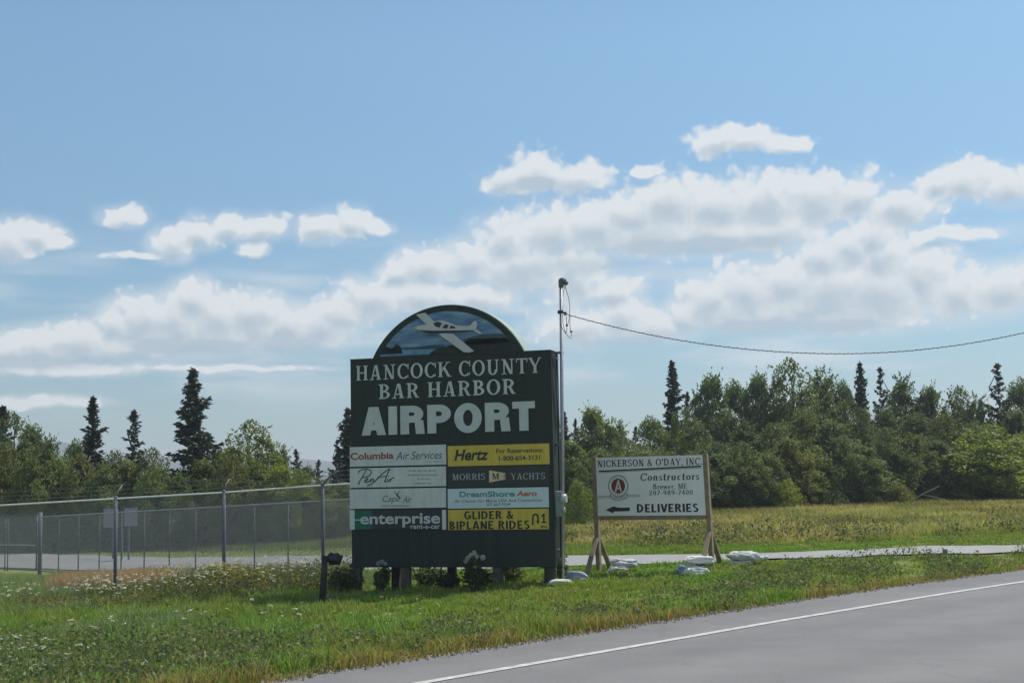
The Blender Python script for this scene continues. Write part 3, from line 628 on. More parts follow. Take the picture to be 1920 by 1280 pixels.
def sign_body():
    prof = [(uL, vB), (uR, vB), (uR, vT)] + arch(R_) + [(uL, vT)]
    MB().plate(prof, 0.0, D_).build('sign_cabinet', GREENP, sign)
    # curved top sheet with sunlight painted into its pale green; plain caps on the shoulders
    fl = mat('sunlit_green_paint', (0.36, 0.42, 0.33), 0.35, 0.12, 5, spec=0.6); m = MB(); A = arch(R_+0.004); B = arch(R_+0.016)
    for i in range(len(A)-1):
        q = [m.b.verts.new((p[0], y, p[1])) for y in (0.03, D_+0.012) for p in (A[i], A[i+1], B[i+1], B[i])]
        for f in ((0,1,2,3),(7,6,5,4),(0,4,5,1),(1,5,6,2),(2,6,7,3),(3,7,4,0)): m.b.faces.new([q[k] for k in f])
    m.build('arch_sunlit_top', fl, sign)
    MB().plate([(uL-0.01, vT+0.003), (uL-0.01, vT+0.018), (ca-0.02, vT+0.018), (ca-0.02, vT+0.003)], -0.012, D_+0.012).build('shoulder_cap', GREENP, sign); MB().plate([(cb+0.02, vT+0.003), (cb+0.02, vT+0.018), (uR+0.012, vT+0.018), (uR+0.012, vT+0.003)], -0.012, D_+0.012).build('shoulder_cap', GREENP, sign)
    # raised corner boards on the side face and a raised rim along the arch
    rim = MB(); A = arch(R_-0.001); B = arch(R_-0.115)
    for i in range(len(A)-1): rim.plate([A[i], A[i+1], B[i+1], B[i]], -0.02, -0.001)
    rim.build('arch_rim', GREENP, sign)
    MB().box(uR+0.001, uR+0.02, 0.0, 0.09, vB, vT-0.01).build('corner_board', GREENP, sign); MB().box(uR+0.001, uR+0.02, D_-0.09, D_, vB, vT-0.01).build('corner_board', GREENP, sign)
    MB().box(uR-0.16, uR, -0.012, -0.001, vB+0.001, vT-0.006).build('edge_board', GREENP, sign)
sign_body()

def mural():
    z = lambda x, y: SP.at(640 + x/4.364, 560 + y/4.364)
    ri = R_ - 0.115; base = SP.at(842, 560+447/4.364)[1]
    skym = bpy.data.materials.new('painted_sky'); skym.use_nodes = True; nt = skym.node_tree; L = nt.links; b = nt.nodes['Principled BSDF']; b.inputs['Roughness'].default_value = 0.6
    tc = nt.nodes.new('ShaderNodeTexCoord'); mp = nt.nodes.new('ShaderNodeMapping'); mp.inputs['Scale'].default_value = (1.2, 1, 4.5); L.new(tc.outputs['Object'], mp.inputs[0])
    nz = nt.nodes.new('ShaderNodeTexNoise'); nz.inputs['Scale'].default_value = 1.5; nz.inputs['Detail'].default_value = 5; L.new(mp.outputs[0], nz.inputs['Vector'])
    cr2 = nt.nodes.new('ShaderNodeValToRGB'); L.new(nz.outputs[0], cr2.inputs[0]); e = cr2.color_ramp.elements
    e[0].position = 0.32; e[0].color = (0.055, 0.11, 0.20, 1); e[1].position = 0.72; e[1].color = (0.26, 0.42, 0.54, 1); k = e.new(0.5); k.color = (0.11, 0.22, 0.36, 1)
    L.new(cr2.outputs[0], b.inputs[0])
    panel = MB().plate(arch(ri, 40, base), -0.008, -0.002).build('mural', skym, sign)
    R2 = random.Random(4)
    inside = lambda p: (p[0]-uc)**2 + (p[1]-vc)**2 < (ri-0.006)**2
    def clip(pts):                                      # keep painted shapes inside the rim
        o = []
        for p in pts:
            d = math.hypot(p[0]-uc, p[1]-vc)
            if d > ri-0.006 and p[1] > vc: k = (ri-0.006)/d; p = (uc+(p[0]-uc)*k, vc+(p[1]-vc)*k)
            o.append(p)
        return o
    # water, far shore, near trees
    poly_obj('painted_water', [(clip([z(340, 452), z(340, 408), z(840, 396), z(840, 448)]), -0.0095)], mat('painted_lake', (0.12, 0.27, 0.38), 0.6, 0.25, 8), panel)
    far = [z(345, 402)] + [z(x, 404 - 26*math.exp(-((x-800)/170)**2) - R2.random()*3) for x in range(400, 860, 20)] + [z(860, 412), z(600, 414), z(345, 412)]
    poly_obj('painted_far_shore', [(clip(far), -0.0108)], mat('painted_blue_hill', (0.028, 0.065, 0.11), 0.6, 0.2, 8), panel)
    hill = [z(1000, 330), z(1120, 300), z(1240, 288), z(1330, 282), z(1400, 330), z(1400, 400), z(1000, 400)]
    poly_obj('painted_hill', [(clip(hill), -0.0112)], mat('painted_grey_hill', (0.05, 0.085, 0.10), 0.6, 0.2, 8), panel)
    def pines(x0, x1, top, bot, step):
        pts = []; x = x0
        while x < x1:
            y = top(x) + R2.random()*22; pts += [z(x-step*0.5, y+26+R2.random()*10), z(x, y), z(x+step*0.45, y+24+R2.random()*12)]; x += step*(0.7+R2.random()*0.6)
        return clip([z(x0-step, bot)] + pts + [z(x1+step, bot-4)])
    poly_obj('painted_pines', [(pines(330, 490, lambda x: 385 - 18*(x > 440), 452, 15), -0.0124), (pines(740, 1470, lambda x: 420 - (x-740)*0.28 if x < 1040 else 318, 447, 17), -0.0128),
        (clip([z(720, 449), z(800, 400), z(1000, 372), z(1420, 372), z(1485, 436), z(1480, 440)]), -0.0136)], mat('painted_dark_pines', (0.012, 0.020, 0.018), 0.6, 0.3, 8), panel)
    # the aeroplane stands proud of the mural
    pw = mat('aeroplane_white', (0.50, 0.52, 0.52), 0.5, 0.06, 6)
    pl = MB()
    def add(pts, y0, y1):
        pts = [z(*p) for p in pts]
        ar = sum(pts[a][0]*pts[(a+1) % len(pts)][1]-pts[(a+1) % len(pts)][0]*pts[a][1] for a in range(len(pts)))
        pl.plate(pts if ar > 0 else pts[::-1], y0, y1)
    add([(600,240),(640,222),(700,212),(752,200),(785,182),(835,180),(880,190),(935,215),(1000,225),(1060,222),(1085,190),(1108,182),(1120,205),(1108,245),(1100,258),(990,264),(800,266),(690,262),(630,256)], -0.055, -0.014)
    add([(617,132),(692,116),(765,186),(742,210),(700,208)], -0.048, -0.0142)
    add([(804,290),(840,284),(922,288),(990,345),(1092,430),(1055,441),(1008,438)], -0.062, -0.0144)
    add([(1085,262),(1108,250),(1160,284),(1135,290)], -0.045, -0.0146)
    plane = pl.build('aeroplane', pw, panel)
    poly_obj('aeroplane_window', [([z(*p) for p in q], -0.057) for q in ([(760,205),(795,188),(832,202),(812,238),(775,228)], [(832,240),(856,212),(886,216),(872,248)], [(890,244),(906,220),(936,230),(941,245)])], INK, panel)
    poly_obj('aeroplane_belly', [([z(*p) for p in q], -0.0565) for q in ([(640,258),(760,263),(940,262),(1088,258),(1010,270),(900,276),(800,284),(740,282),(690,272)],)], mat('belly_shadow_paint', (0.02, 0.024, 0.028), 0.6), panel)
mural()

def rel(zx0, zx1, zy0, zy1, y=0.0):
    """a box given in the enlarged view of the panels"""
    return SP.box(640+zx0/4.571, 640+zx1/4.571, 820+zy0/4.571, 820+zy1/4.571, y)
text_obj('headline_lettering', [('HANCOCK COUNTY', SP.box(668, 1016, 677.5, 706.5), -0.016, 0, dict(T=0.18, t=0.085, S=0.17))], WHITEP, sign)
text_obj('headline_lettering', [('BAR HARBOR', SP.box(711, 967.7, 714.5, 743.5), -0.016, 0, dict(T=0.19, t=0.085, S=0.17))], WHITEP, sign)
text_obj('airport_lettering', [('AIRPORT', SP.box(678.5, 1004, 756.5, 812.5), -0.020, 0, dict(T=0.31, t=0.24, S=0, gap=0.03))], WHITEP, sign)
def panel(zx0, zx1, zy0, zy1, m, lab):
    b = rel(zx0, zx1, zy0, zy1); o = MB().plate(rectp(b), -0.022, -0.001).build('tenant_panel', m, sign); o['label'] = lab; return o
Y1 = -0.024
p = panel(76, 900, 71, 240, PANELW, 'white panel with red and grey lettering, top left')
font_mesh('lettering', 'Columbia', rel(82, 452, 126, 187), Y1, RED, p, 0.028)
font_mesh('lettering', 'Air Services', rel(472, 875, 116, 186), Y1, GREY, p, 0.004, 0.22)
font_mesh('small_lettering', 'at Bar Harbor', rel(722, 874, 196, 214), Y1, FAINT, p, 0.0)
p = panel(76, 900, 255, 422, PANELW, 'white panel with a handwritten name')
def script():
    def q(x, y): return rel(x, x, y, y)[0], rel(x, x, y, y)[2]
    S1 = [(150,305),(158,285),(185,273),(225,270),(255,280),(262,300),(245,325),(215,338),(185,342)]
    S2 = [(215,280),(200,310),(180,345),(160,375),(150,395),(160,396)]
    S3 = [(200,375),(222,352),(232,345),(226,360),(208,378),(222,385),(248,370),(258,352),(252,378),(272,354),(282,360),(278,380),(296,374)]
    S4 = [(228,412),(262,398),(300,366),(345,320),(385,285),(420,268),(405,300),(385,345),(375,378),(388,378)]
    S5 = [(310,345),(350,335),(395,330)]; S6 = [(402,352),(396,374),(410,374),(424,352),(422,376),(434,352),(448,342),(460,344)]; S7 = [(408,332),(412,334)]
    V = [(pp, Y1-0.0006*k) for k, s_ in enumerate((S1, S2, S3, S4, S5, S6, S7)) for pp in stroke_line([q(*a) for a in s_], 0.026 if k < 4 else 0.02)]
    V = [(pp, y-0.0002*(i % 3)) for i, (pp, y) in enumerate(V)]
    poly_obj('script_lettering', V, GREY, p)
    R2 = random.Random(2); W_ = []
    for (a, b_, y) in ((580, 812, 285), (575, 835, 322), (655, 768, 354), (632, 782, 393)):
        x = a
        while x < b_:
            w = 6 + R2.random()*9; W_.append((rectp(rel(x, min(b_, x+w), y-5-R2.random()*3, y+4)), Y1)); x += w + 3 + (8 if R2.random() < 0.2 else 0)
    poly_obj('small_lettering', W_, FAINT, p)
script()
p = panel(76, 900, 436, 604, PANELW, 'white panel with a small bird-like logo')
font_mesh('lettering', 'Cape', rel(348, 512, 494, 568), Y1, GREY, p, 0.0, 0.25); font_mesh('lettering', 'Air', rel(532, 612, 494, 560), Y1, GREY, p, 0.0, 0.25)
poly_obj('logo', [([(lambda b: (b[0], b[2]))(rel(x, x, y, y)) for x, y in q], Y1-0.0005*i) for i, q in enumerate(([(452,455),(492,492),(518,520),(498,520),(474,494)], [(505,450),(492,486),(470,512),(482,482)], [(352,580),(588,580),(588,586),(352,586)]))], GREY, p)
p = panel(118, 866, 618, 788, PANELK, 'black panel with white lettering and green square')
st = panel(76, 117, 620, 788, PANELW, 'white strip left of the black panel'); st2 = panel(867, 900, 618, 788, PANELW, 'white strip right of the black panel')
st.name = 'white_strip'; st2.name = 'white_strip'
poly_obj('logo', [(rectp(rel(120, 265, 622, 786)), Y1)], LEAFG, p)
font_mesh('lettering', 'enterprise', rel(166, 850, 648, 768), Y1-0.002, WHITEP, p, 0.024); font_mesh('small_lettering', 'rent-a-car', rel(598, 850, 746, 780), Y1-0.003, WHITEP, p, 0.012)
poly_obj('logo_bar', [(rectp(rel(116, 225, 700, 709)), Y1-0.003)], WHITEP, p)
p = panel(915, 1786, 61, 237, PANELY, 'yellow panel with black italic name and phone number')
font_mesh('lettering', 'Hertz', rel(970, 1275, 98, 196), Y1, INK, p, 0.03, 0.24)
font_mesh('small_lettering', 'For Reservations:', rel(1330, 1733, 91, 130), Y1, INK, p, 0.018); font_mesh('small_lettering', '1-800-654-3131', rel(1353, 1707, 153, 195), Y1, INK, p, 0.018)
p = panel(915, 1786, 246, 420, mat('dark_navy_panel', (0.034, 0.042, 0.042), 0.6, 0.1), 'dark panel with pale serif name and a cream pennant')
text_obj('lettering', [('MORRIS', rel(955, 1235, 308, 362), Y1, 0, dict(T=0.15, t=0.07, S=0.15))], SILVER, p); text_obj('lettering', [('YACHTS', rel(1456, 1748, 302, 358), Y1, 0, dict(T=0.15, t=0.07, S=0.15))], SILVER, p)
fl = poly_obj('pennant', [([(lambda b: (b[0], b[2]))(rel(x, x, y, y)) for x, y in ((1270, 280), (1412, 304), (1384, 330), (1412, 357), (1270, 384))], Y1)], CREAM, p)
text_obj('pennant_letter', [('M', rel(1296, 1354, 304, 356), Y1-0.002, 0, dict(T=0.16, t=0.09, S=0.12))], INK, p)
p = panel(915, 1780, 431, 602, mat('pale_blue_panel', (0.56, 0.66, 0.68), 0.5, 0.06, 2), 'pale panel with teal and red name')
font_mesh('lettering', 'Dream', rel(1016, 1252, 459, 509), Y1, SLATE, p, 0.03); font_mesh('lettering', 'Shore', rel(1256, 1490, 457, 507), Y1, TEAL, p, 0.03); font_mesh('lettering', 'Aero', rel(1503, 1684, 455, 502), Y1, CORAL, p, 0.03, 0.2)
font_mesh('small_lettering', 'Air Charter For Maine USA And Connections', rel(970, 1725, 525, 552), Y1, GREY, p, 0.006, 0.2); font_mesh('small_lettering', '207-667-5534', rel(1246, 1450, 559, 583), Y1, GREY, p, 0.006)
p = panel(918, 1780, 613, 787, PANELY, 'yellow panel with bold black lettering and a turn arrow')
text_obj('lettering', [('GLIDER &', rel(1056, 1480, 626, 697), Y1, 0, dict(T=0.235, t=0.17, S=0))], INK, p); text_obj('lettering', [('BIPLANE RIDES', rel(930, 1617, 712, 784), Y1, 0, dict(T=0.235, t=0.17, S=0))], INK, p)
poly_obj('numeral', [([(lambda b: (b[0], b[2]))(rel(x, x, y, y)) for x, y in q], Y1-0.0005*i) for i, q in enumerate(([(1731,650),(1746,650),(1746,730),(1731,730)], [(1716,668),(1733,650),(1733,672),(1716,682)], [(1718,720),(1760,718),(1760,730),(1718,731)]))], INK, p); font_mesh('small_lettering', 'Mile', rel(1713, 1765, 751, 771), Y1, INK, p, 0.02)
def turn_arrow():
    q = lambda x, y: (rel(x, x, y, y)[0], rel(x, x, y, y)[2])
    pts = [(1644, 745), (1644, 690)] + [(1666 - 22*math.cos(a), 680 - 24*math.sin(a)) for a in np.linspace(0.2, 2.95, 9)] + [(1688, 700), (1688, 722)]
    poly_obj('turn_arrow', [(s_, Y1-0.0004*(i % 2)) for i, s_ in enumerate(stroke_line([q(*a) for a in pts], 0.034))] + [([q(1672, 712), q(1704, 712), q(1688, 744)], Y1-0.001)], INK, p)
turn_arrow()
def sign_legs():
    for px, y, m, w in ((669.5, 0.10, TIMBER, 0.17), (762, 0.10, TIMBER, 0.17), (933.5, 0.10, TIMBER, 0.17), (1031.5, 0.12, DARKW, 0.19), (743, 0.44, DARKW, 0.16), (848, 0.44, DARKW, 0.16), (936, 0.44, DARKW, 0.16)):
        u = SP.at(px, 1085, y)[0]; wp = SP.o + SP.U*u + SP.Nn*y
        g = gz1(wp.x, wp.y) - SP.o.z
        MB().box(u-w/2, u+w/2, y-w/2+0.01, y+w/2-0.01, g-0.15, vB-0.002 if m is not DARKW or y > 0.2 else vB-0.002).build('leg', m, sign, 0.008)
sign_legs()
# the pale bracket on the side of the cabinet
MB().beam((uR+0.045, 0.16, vT-0.16), (uR+0.045, 0.40, vT-1.45), 0.035, 0.03).beam((uR+0.04, 0.12, vT-0.13), (uR+0.04, 0.46, vT-0.13), 0.03, 0.03).build('side_bracket', GALVD, sign)

# ------------------------------------------------------------------ service mast on the sign's right side, meter, overhead cable
def mast():
    u = SP.len + 0.085; y = 0.28
    base = SP.o + SP.U*u + SP.Nn*y; Y = base.y
    bz = gz1(base.x, base.y)
    bot = at_depth(1040.5, 1078, Y); top = at_depth(1052, 527, Y)
    bot = Vector((base.x, Y, bz)); t = thing('service_mast', 'grey metal electric service pole rising beside the green sign', 'utility pole', bot)
    top = top - bot
    MB().tube([(0, 0, -0.1), tuple(top)], 0.036, 12).build('pole', GALV, t)
    h = MB(); h.ellip(top + Vector((0.03, -0.01, 0.0)), (0.085, 0.075, 0.07)); h.tube([top + Vector((0, 0, -0.12)), top + Vector((0, 0, 0.0))], 0.055, 10); h.tube([top+Vector((0.05, -0.02, -0.02)), top+Vector((0.13, -0.03, -0.06))], 0.04, 8)
    h.build('weatherhead', mat('grey_weatherhead', (0.12, 0.13, 0.14), 0.6, 0.2, 20), t)
    k = at_depth(1051, 585, Y) - bot
    MB().tube([k + Vector((0, 0, -0.03)), k + Vector((0, 0, 0.03))], 0.06, 10).tube([k + Vector((-0.06, -0.02, 0)), k + Vector((0.12, -0.02, -0.02))], 0.022, 6).build('clamp', INK, t)
    q = lambda px, py, dy=-0.05: tuple(at_depth(px, py, Y+dy) - bot)
    w = MB()
    for i, pts in enumerate((((1058,528),(1059,540),(1056,548),(1055,560),(1054.5,585),(1055,605),(1059,620),(1061,625)), ((1059,530),(1061,542),(1066,557),(1068.5,575),(1067,598),(1064,610)),
                ((1053,560),(1051,580),(1050,606),(1056,619),(1060,624),(1066,631),(1071.5,635)), ((1062.5,592),(1062,606),(1063,615),(1062,624),(1059,625)), ((1069,590),(1068.5,610),(1070,620),(1071.5,631)))):
        w.tube([q(*p_, -0.05-0.01*i) for p_ in pts], 0.006, 5)
    w.build('drop_wires', INK, t)
    for px, py in ((1063, 610), (1071, 621.5), (1059.5, 589.5)): MB().ellip(q(px, py, -0.07), (0.028, 0.022, 0.02), 8, 6).build('connector', INK, t)
    for py in (661, 833, 1030): k = at_depth(1049-(py-661)*0.018, py, Y) - bot; MB().tube([k+Vector((0, 0, -0.02)), k+Vector((0, 0, 0.02))], 0.052, 10).tube([k+Vector((-0.10, 0, 0)), k+Vector((0.09, 0, 0))], 0.012, 5).build('strap', GALVD, t)
    mb = MB(); c0 = at_depth(1044, 920, Y-0.12) - bot; c1 = at_depth(1044, 968, Y-0.12) - bot
    mm = MB().box(c0.x-0.09, c0.x+0.10, c0.y-0.06, c0.y+0.05, c1.z, c0.z); bx = mm.build('meter_box', mat('grey_green_enamel', (0.20, 0.25, 0.24), 0.5, 0.12, 6), t, 0.012)
    g = (c0+c1)/2
    MB().tube([(g.x+0.09, g.y-0.02, g.z+0.10), (g.x+0.19, g.y-0.05, g.z+0.10)], 0.085, 14).build('meter', mat('meter_glass', (0.45, 0.48, 0.50), 0.15, 0.1, 8, spec=0.9), bx)
    MB().tube([(g.x+0.10, g.y-0.02, g.z-0.12), (g.x+0.16, g.y-0.03, g.z-0.12)], 0.055, 10).build('conduit_fitting', GALV, bx)
    # cable
    pts = []
    for px in range(1058, 2700, 14):
        py = 588 + (663-588)*(1-((1575-px)/517.0)**2) if px < 1575 else 663 - 3.3e-4*(px-1575)**2
        pts.append(at_depth(px, py, Y-0.02 + (px-1058)*0.001))
    c = MB().tube(pts, 0.008, 6); tw = []
    for i in range((len(pts)-1)*5):
        a = pts[i//5].lerp(pts[i//5+1], (i % 5)/5); tw.append(a + Vector((0, 0.009*math.cos(i*1.1), 0.009*math.sin(i*1.1))))
    c.tube(tw, 0.006, 5)
    o = c.build('overhead_cable', mat('cable_sheath', (0.07, 0.07, 0.07), 0.6, 0.2), None); tag(o, 'thin sagging overhead power cable running right from the pole', 'cable')
mast()

# ------------------------------------------------------------------ white construction sign
CP = Plane(1.78, 28.03, 3.935, 27.06)
NEWW = mat('new_lumber', (0.25, 0.20, 0.125), 0.8, 0.25, 7, bump=0.3)
INK2 = mat('worn_black_ink', (0.06, 0.062, 0.066), 0.6, 0.1)
BOARDW = mat('white_sign_board', (0.78, 0.775, 0.76), 0.55, 0.05, 2)
def construction_sign():
    t = thing('construction_sign', 'white deliveries sign with arrow on braced wooden posts', 'sign', CP.o, CP.rot)
    bw = CP.box(1119.5, 1323.5, 855, 966); vT_, vB_ = bw[3], bw[2]
    pn = MB().plate(rectp(bw), -0.016, 0.0).build('board', BOARDW, t)
    zb = lambda x0, x1, y0, y1: CP.box(1020+x0/4.364, 1020+x1/4.364, 830+y0/4.364, 830+y1/4.364)
    zq = lambda x, y: CP.at(1020+x/4.364, 830+y/4.364)
    y = -0.019
    text_obj('title_lettering', [('NICKERSON & O\'DAY, INC.', zb(441, 1296, 131, 188), y, 0, dict(T=0.18, t=0.09, S=0.14))], INK, pn)
    a, b = zq(450, 231), zq(1287, 189)
    poly_obj('double_rule', [([(a[0], a[1]-.018), (b[0], b[1]-.018), (b[0], b[1]+.012), (a[0], a[1]+.012)], y), ([(a[0], a[1]-.036), (b[0], b[1]-.036), (b[0], b[1]-.028), (a[0], a[1]-.028)], y)], INK, pn)
    text_obj('lettering', [('Constructors', zb(788, 1277, 243, 305), y, 0.12, dict(T=0.17, t=0.10, S=0.11))], INK, pn)
    text_obj('lettering', [('Brewer, ME', zb(895, 1172, 332, 376), y, 0, dict(T=0.16, t=0.09, S=0.11))], INK2, pn); text_obj('lettering', [('207-989-7400', zb(862, 1220, 386, 424), y, 0, dict(T=0.15, t=0.09, S=0.10))], INK2, pn)
    text_obj('bold_lettering', [('DELIVERIES', zb(762, 1266, 496, 566), y, 0, dict(T=0.25, t=0.17, S=0))], INK, pn)
    poly_obj('arrow', [([zq(505, 548), zq(572, 518), zq(572, 530), zq(704, 527), zq(704, 556), zq(572, 560), zq(572, 575)], y)], INK, pn)
    cx, cy = zq(610, 352); rr = zb(528, 692, 262, 442); rx, ry = (rr[1]-rr[0])/2, (rr[3]-rr[2])/2
    disc = lambda k: [(cx+rx*k*math.cos(a), cy+ry*k*math.sin(a)) for a in np.linspace(0, 2*math.pi, 33)[:-1]]
    poly_obj('emblem_ring', [(disc(1.0), y), (disc(0.68), y-0.003)], INK, pn); poly_obj('emblem_white', [(disc(0.93), y-0.0015)], BOARDW, pn); poly_obj('emblem_red', [(disc(0.62), y-0.0045)], mat('emblem_red_paint', (0.25, 0.025, 0.03), 0.6), pn)
    A0 = [(zq(x1, y1), zq(x2, y2)) for x1, y1, x2, y2 in ((588, 398, 611, 308), (634, 396, 611, 308), (596, 372, 628, 370))]
    poly_obj('emblem_letter', [(q, y-0.006-0.0005*i) for i, (p0, p1) in enumerate(A0) for q in stroke_line([p0, p1], 0.036)], WHITEP, pn)
    marks = []
    for i in range(26):
        an = i/26*2*math.pi; p0 = (cx+rx*0.76*math.cos(an), cy+ry*0.76*math.sin(an)); p1 = (cx+rx*0.86*math.cos(an), cy+ry*0.86*math.sin(an))
        if abs(math.cos(an)) < 0.95: marks.append((stroke_line([p0, p1], 0.012)[0], y-0.003))
    poly_obj('emblem_marks', marks, GREY, pn)
    ban = [(stroke_line([zq(*p_) for p_ in pp], w)) for pp, w in (([(447, 436), (545, 431)], .008), ([(447, 450), (545, 444)], .008), ([(690, 426), (788, 423)], .008), ([(690, 440), (788, 436)], .008), ([(545, 428), (552, 452), (610, 470), (675, 452), (690, 420)], .012), ([(540, 420), (560, 438), (610, 455), (660, 440), (690, 412)], .010))]
    poly_obj('emblem_banner', [(q, y-0.0072-0.0003*i) for i, s_ in enumerate(ban) for q in s_], GREY, pn)
    # rails, posts, braces
    MB().box(bw[0]+0.02, bw[1]-0.02, 0.001, 0.04, vB_-0.085, vB_+0.05).build('bottom_rail', NEWW, t, 0.004)
    MB().box(bw[0]+0.10, bw[1]-0.10, 0.001, 0.04, vT_-0.12, vT_-0.02).build('top_rail', NEWW, t, 0.004)
    def gl(u, yy): p_ = CP.o + CP.U*u + CP.Nn*yy; return gz1(p_.x, p_.y) - CP.o.z
    for u, sd in ((bw[0]-0.035, -1), (bw[1]+0.035, 1)):
        lean = 0.035 if sd > 0 else 0.02
        MB().beam((u+lean, 0.035, gl(u, 0)-0.3), (u-lean, 0.035, vT_+0.015), 0.09, 0.12).build('post', NEWW, t, 0.004)
        for k in (-1, 1):
            f = (u+0.01, 0.035+k*0.80, gl(u, k*0.8)-0.08); e = (u, 0.035+k*0.075, gl(u, 0)+0.74)
            MB().beam(f, e, 0.045, 0.10, Vector((1, 0, 0))).build('brace', NEWW, t, 0.003)
    return t
construction_sign()

# ------------------------------------------------------------------ sandbags
def sandbag(seed, l, w, h, m, label, px, py, Y, rz, tilt=0.0, neck=False, lift=0.0):
    h *= 1.0
    R2 = np.random.RandomState(seed); b = bmesh.new(); bmesh.ops.create_icosphere(b, subdivisions=5, radius=1)
    ox, oy = R2.rand(2)*50
    for v in b.verts:
        x, y, z = v.co; k = lambda a, e: math.copysign(abs(a)**e, a)
        x2, y2, z2 = k(x, 0.62), k(y, 0.70), k(z, 0.85)
        n = (vnoise(x*2.5+ox, y*2.5+z*2+oy, seed) - 0.5)*0.42 + (vnoise(x*6+ox, y*6+z*5, seed+1) - 0.5)*0.22 + (abs(vnoise(x*4+y*7+ox, z*6+y*3, seed+2) - 0.5) - 0.2)*0.18
        pinch = 1 - 0.45*max(0, abs(x2)-0.72)/0.28
        sagx = 0.10*math.sin(x*3.0+ox)
        v.co = (x2*l/2*(1+n*0.15), y2*w/2*(1+n)*pinch, (z2*(1+n)*pinch + sagx)*h/2 if z2 > 0 else z2*h/2*0.75*pinch)
        if neck and x > 0.90: v.co.x += (x-0.90)*l*0.9; 
    for f in b.faces: f.smooth = True
    me = bpy.data.meshes.new('sandbag'); b.to_mesh(me); b.free()
    c = at_depth(px, py, Y); o = obj('sandbag', me, m); o.location = (c.x, Y, gz1(c.x, Y) + h*0.30 + lift); o.rotation_euler = (0.0, tilt, rz)
    tag(o, label, 'sandbag', 'sandbags weighing down the sign braces')
    if neck:
        kn = MB().ellip((l*0.52, 0, 0.01), (0.055, 0.05, 0.045), 10, 8).tube([(l*0.5, 0, 0.01), (l*0.60, 0, 0.03), (l*0.66, 0.01, 0.02)], 0.03, 8, radii=[0.03, 0.035, 0.055]).build('tied_neck', m, o)
    return o
BAGW = mat('white_woven_sack', (0.62, 0.62, 0.60), 0.75, 0.12, 9, bump=0.5); BAGG = mat('greyed_woven_sack', (0.50, 0.51, 0.51), 0.75, 0.15, 9, bump=0.5)
BAGB = mat('blue_printed_sack', (0.10, 0.16, 0.30), 0.7, 0.3, 5, bump=0.5, col2=(0.42, 0.46, 0.52))
sandbag(1, 0.52, 0.30, 0.13, BAGW, 'small flat white sandbag lying in front of the blue one by the left brace', 1052, 1096, 25.9, 0.1)
sandbag(2, 0.56, 0.34, 0.26, BAGB, 'crumpled blue and white sandbag slumped at the foot of the left brace', 1077, 1086, 26.5, -0.15)
sandbag(3, 0.48, 0.30, 0.16, BAGG, 'flat grey-white sandbag under another behind the left rear brace', 1160, 1076, 28.0, 0.2)
sandbag(4, 0.62, 0.34, 0.20, BAGG, 'creased grey-white sandbag lying on top behind the left rear brace', 1172, 1068, 28.15, -0.05, 0.06, lift=0.11)
sandbag(5, 0.60, 0.36, 0.24, BAGB, 'blue sandbag beneath white ones at the right front brace', 1296, 1074, 26.4, 0.15)
sandbag(6, 0.66, 0.32, 0.17, BAGW, 'bright white sandbag draped over the blue one by the right post', 1312, 1066, 26.45, 0.0, 0.04, lift=0.20)
sandbag(7, 0.52, 0.30, 0.18, BAGW, 'lumpy white sandbag in front of the blue one by the right post', 1308, 1079, 26.05, 0.05)
sandbag(8, 0.52, 0.32, 0.14, BAGW, 'flat white sandbag partly hidden under the one with a tied neck', 1388, 1064, 27.5, -0.1)
sandbag(9, 0.72, 0.36, 0.22, BAGG, 'plump white sandbag with a tied neck right of the rear brace', 1395, 1056, 27.55, -0.12, 0.10, True, lift=0.10)

# ------------------------------------------------------------------ floodlight on a leaning post
def floodlight():
    b = ground_at(602, 1131); t = thing('floodlight_post', 'black floodlight on a leaning dark wooden post left of the sign', 'floodlight', b)
    top = at_depth(609, 1041, b.y) - b
    MB().tube([(0, 0, -0.25), tuple(top*0.5 + Vector((0.012, 0, 0))), tuple(top)], 0.06, 9, radii=[0.066, 0.060, 0.052]).build('post', DARKW, t)
    c = at_depth(626, 1047, b.y+0.05) - b
    M4 = Matrix.Translation(c) @ Matrix.Rotation(0.30, 4, 'Y') @ Matrix.Rotation(-0.5, 4, 'X') @ Matrix.Rotation(-0.7, 4, 'Z')
    bl = mat('black_lamp_housing', (0.02, 0.021, 0.023), 0.45, 0.15, 12)
    h = MB().box(-0.12, 0.12, -0.07, 0.05, -0.075, 0.085, M4).box(-0.14, 0.14, 0.051, 0.075, -0.09, 0.10, M4); hd = h.build('lamp_head', bl, t, 0.006)
    MB().box(-0.11, 0.11, 0.076, 0.082, -0.06, 0.07, M4).build('glass', mat('lamp_glass', (0.30, 0.33, 0.35), 0.1, 0.1, 6, spec=0.9), hd)
    MB().tube([tuple(top + Vector((0, 0, -0.05))), tuple(c + Vector((-0.06, 0, -0.08))), tuple(c)], 0.016, 6).ellip(c + Vector((-0.05, 0, 0.10)), (0.03, 0.025, 0.025), 8, 6).build('bracket', bl, t)
floodlight()

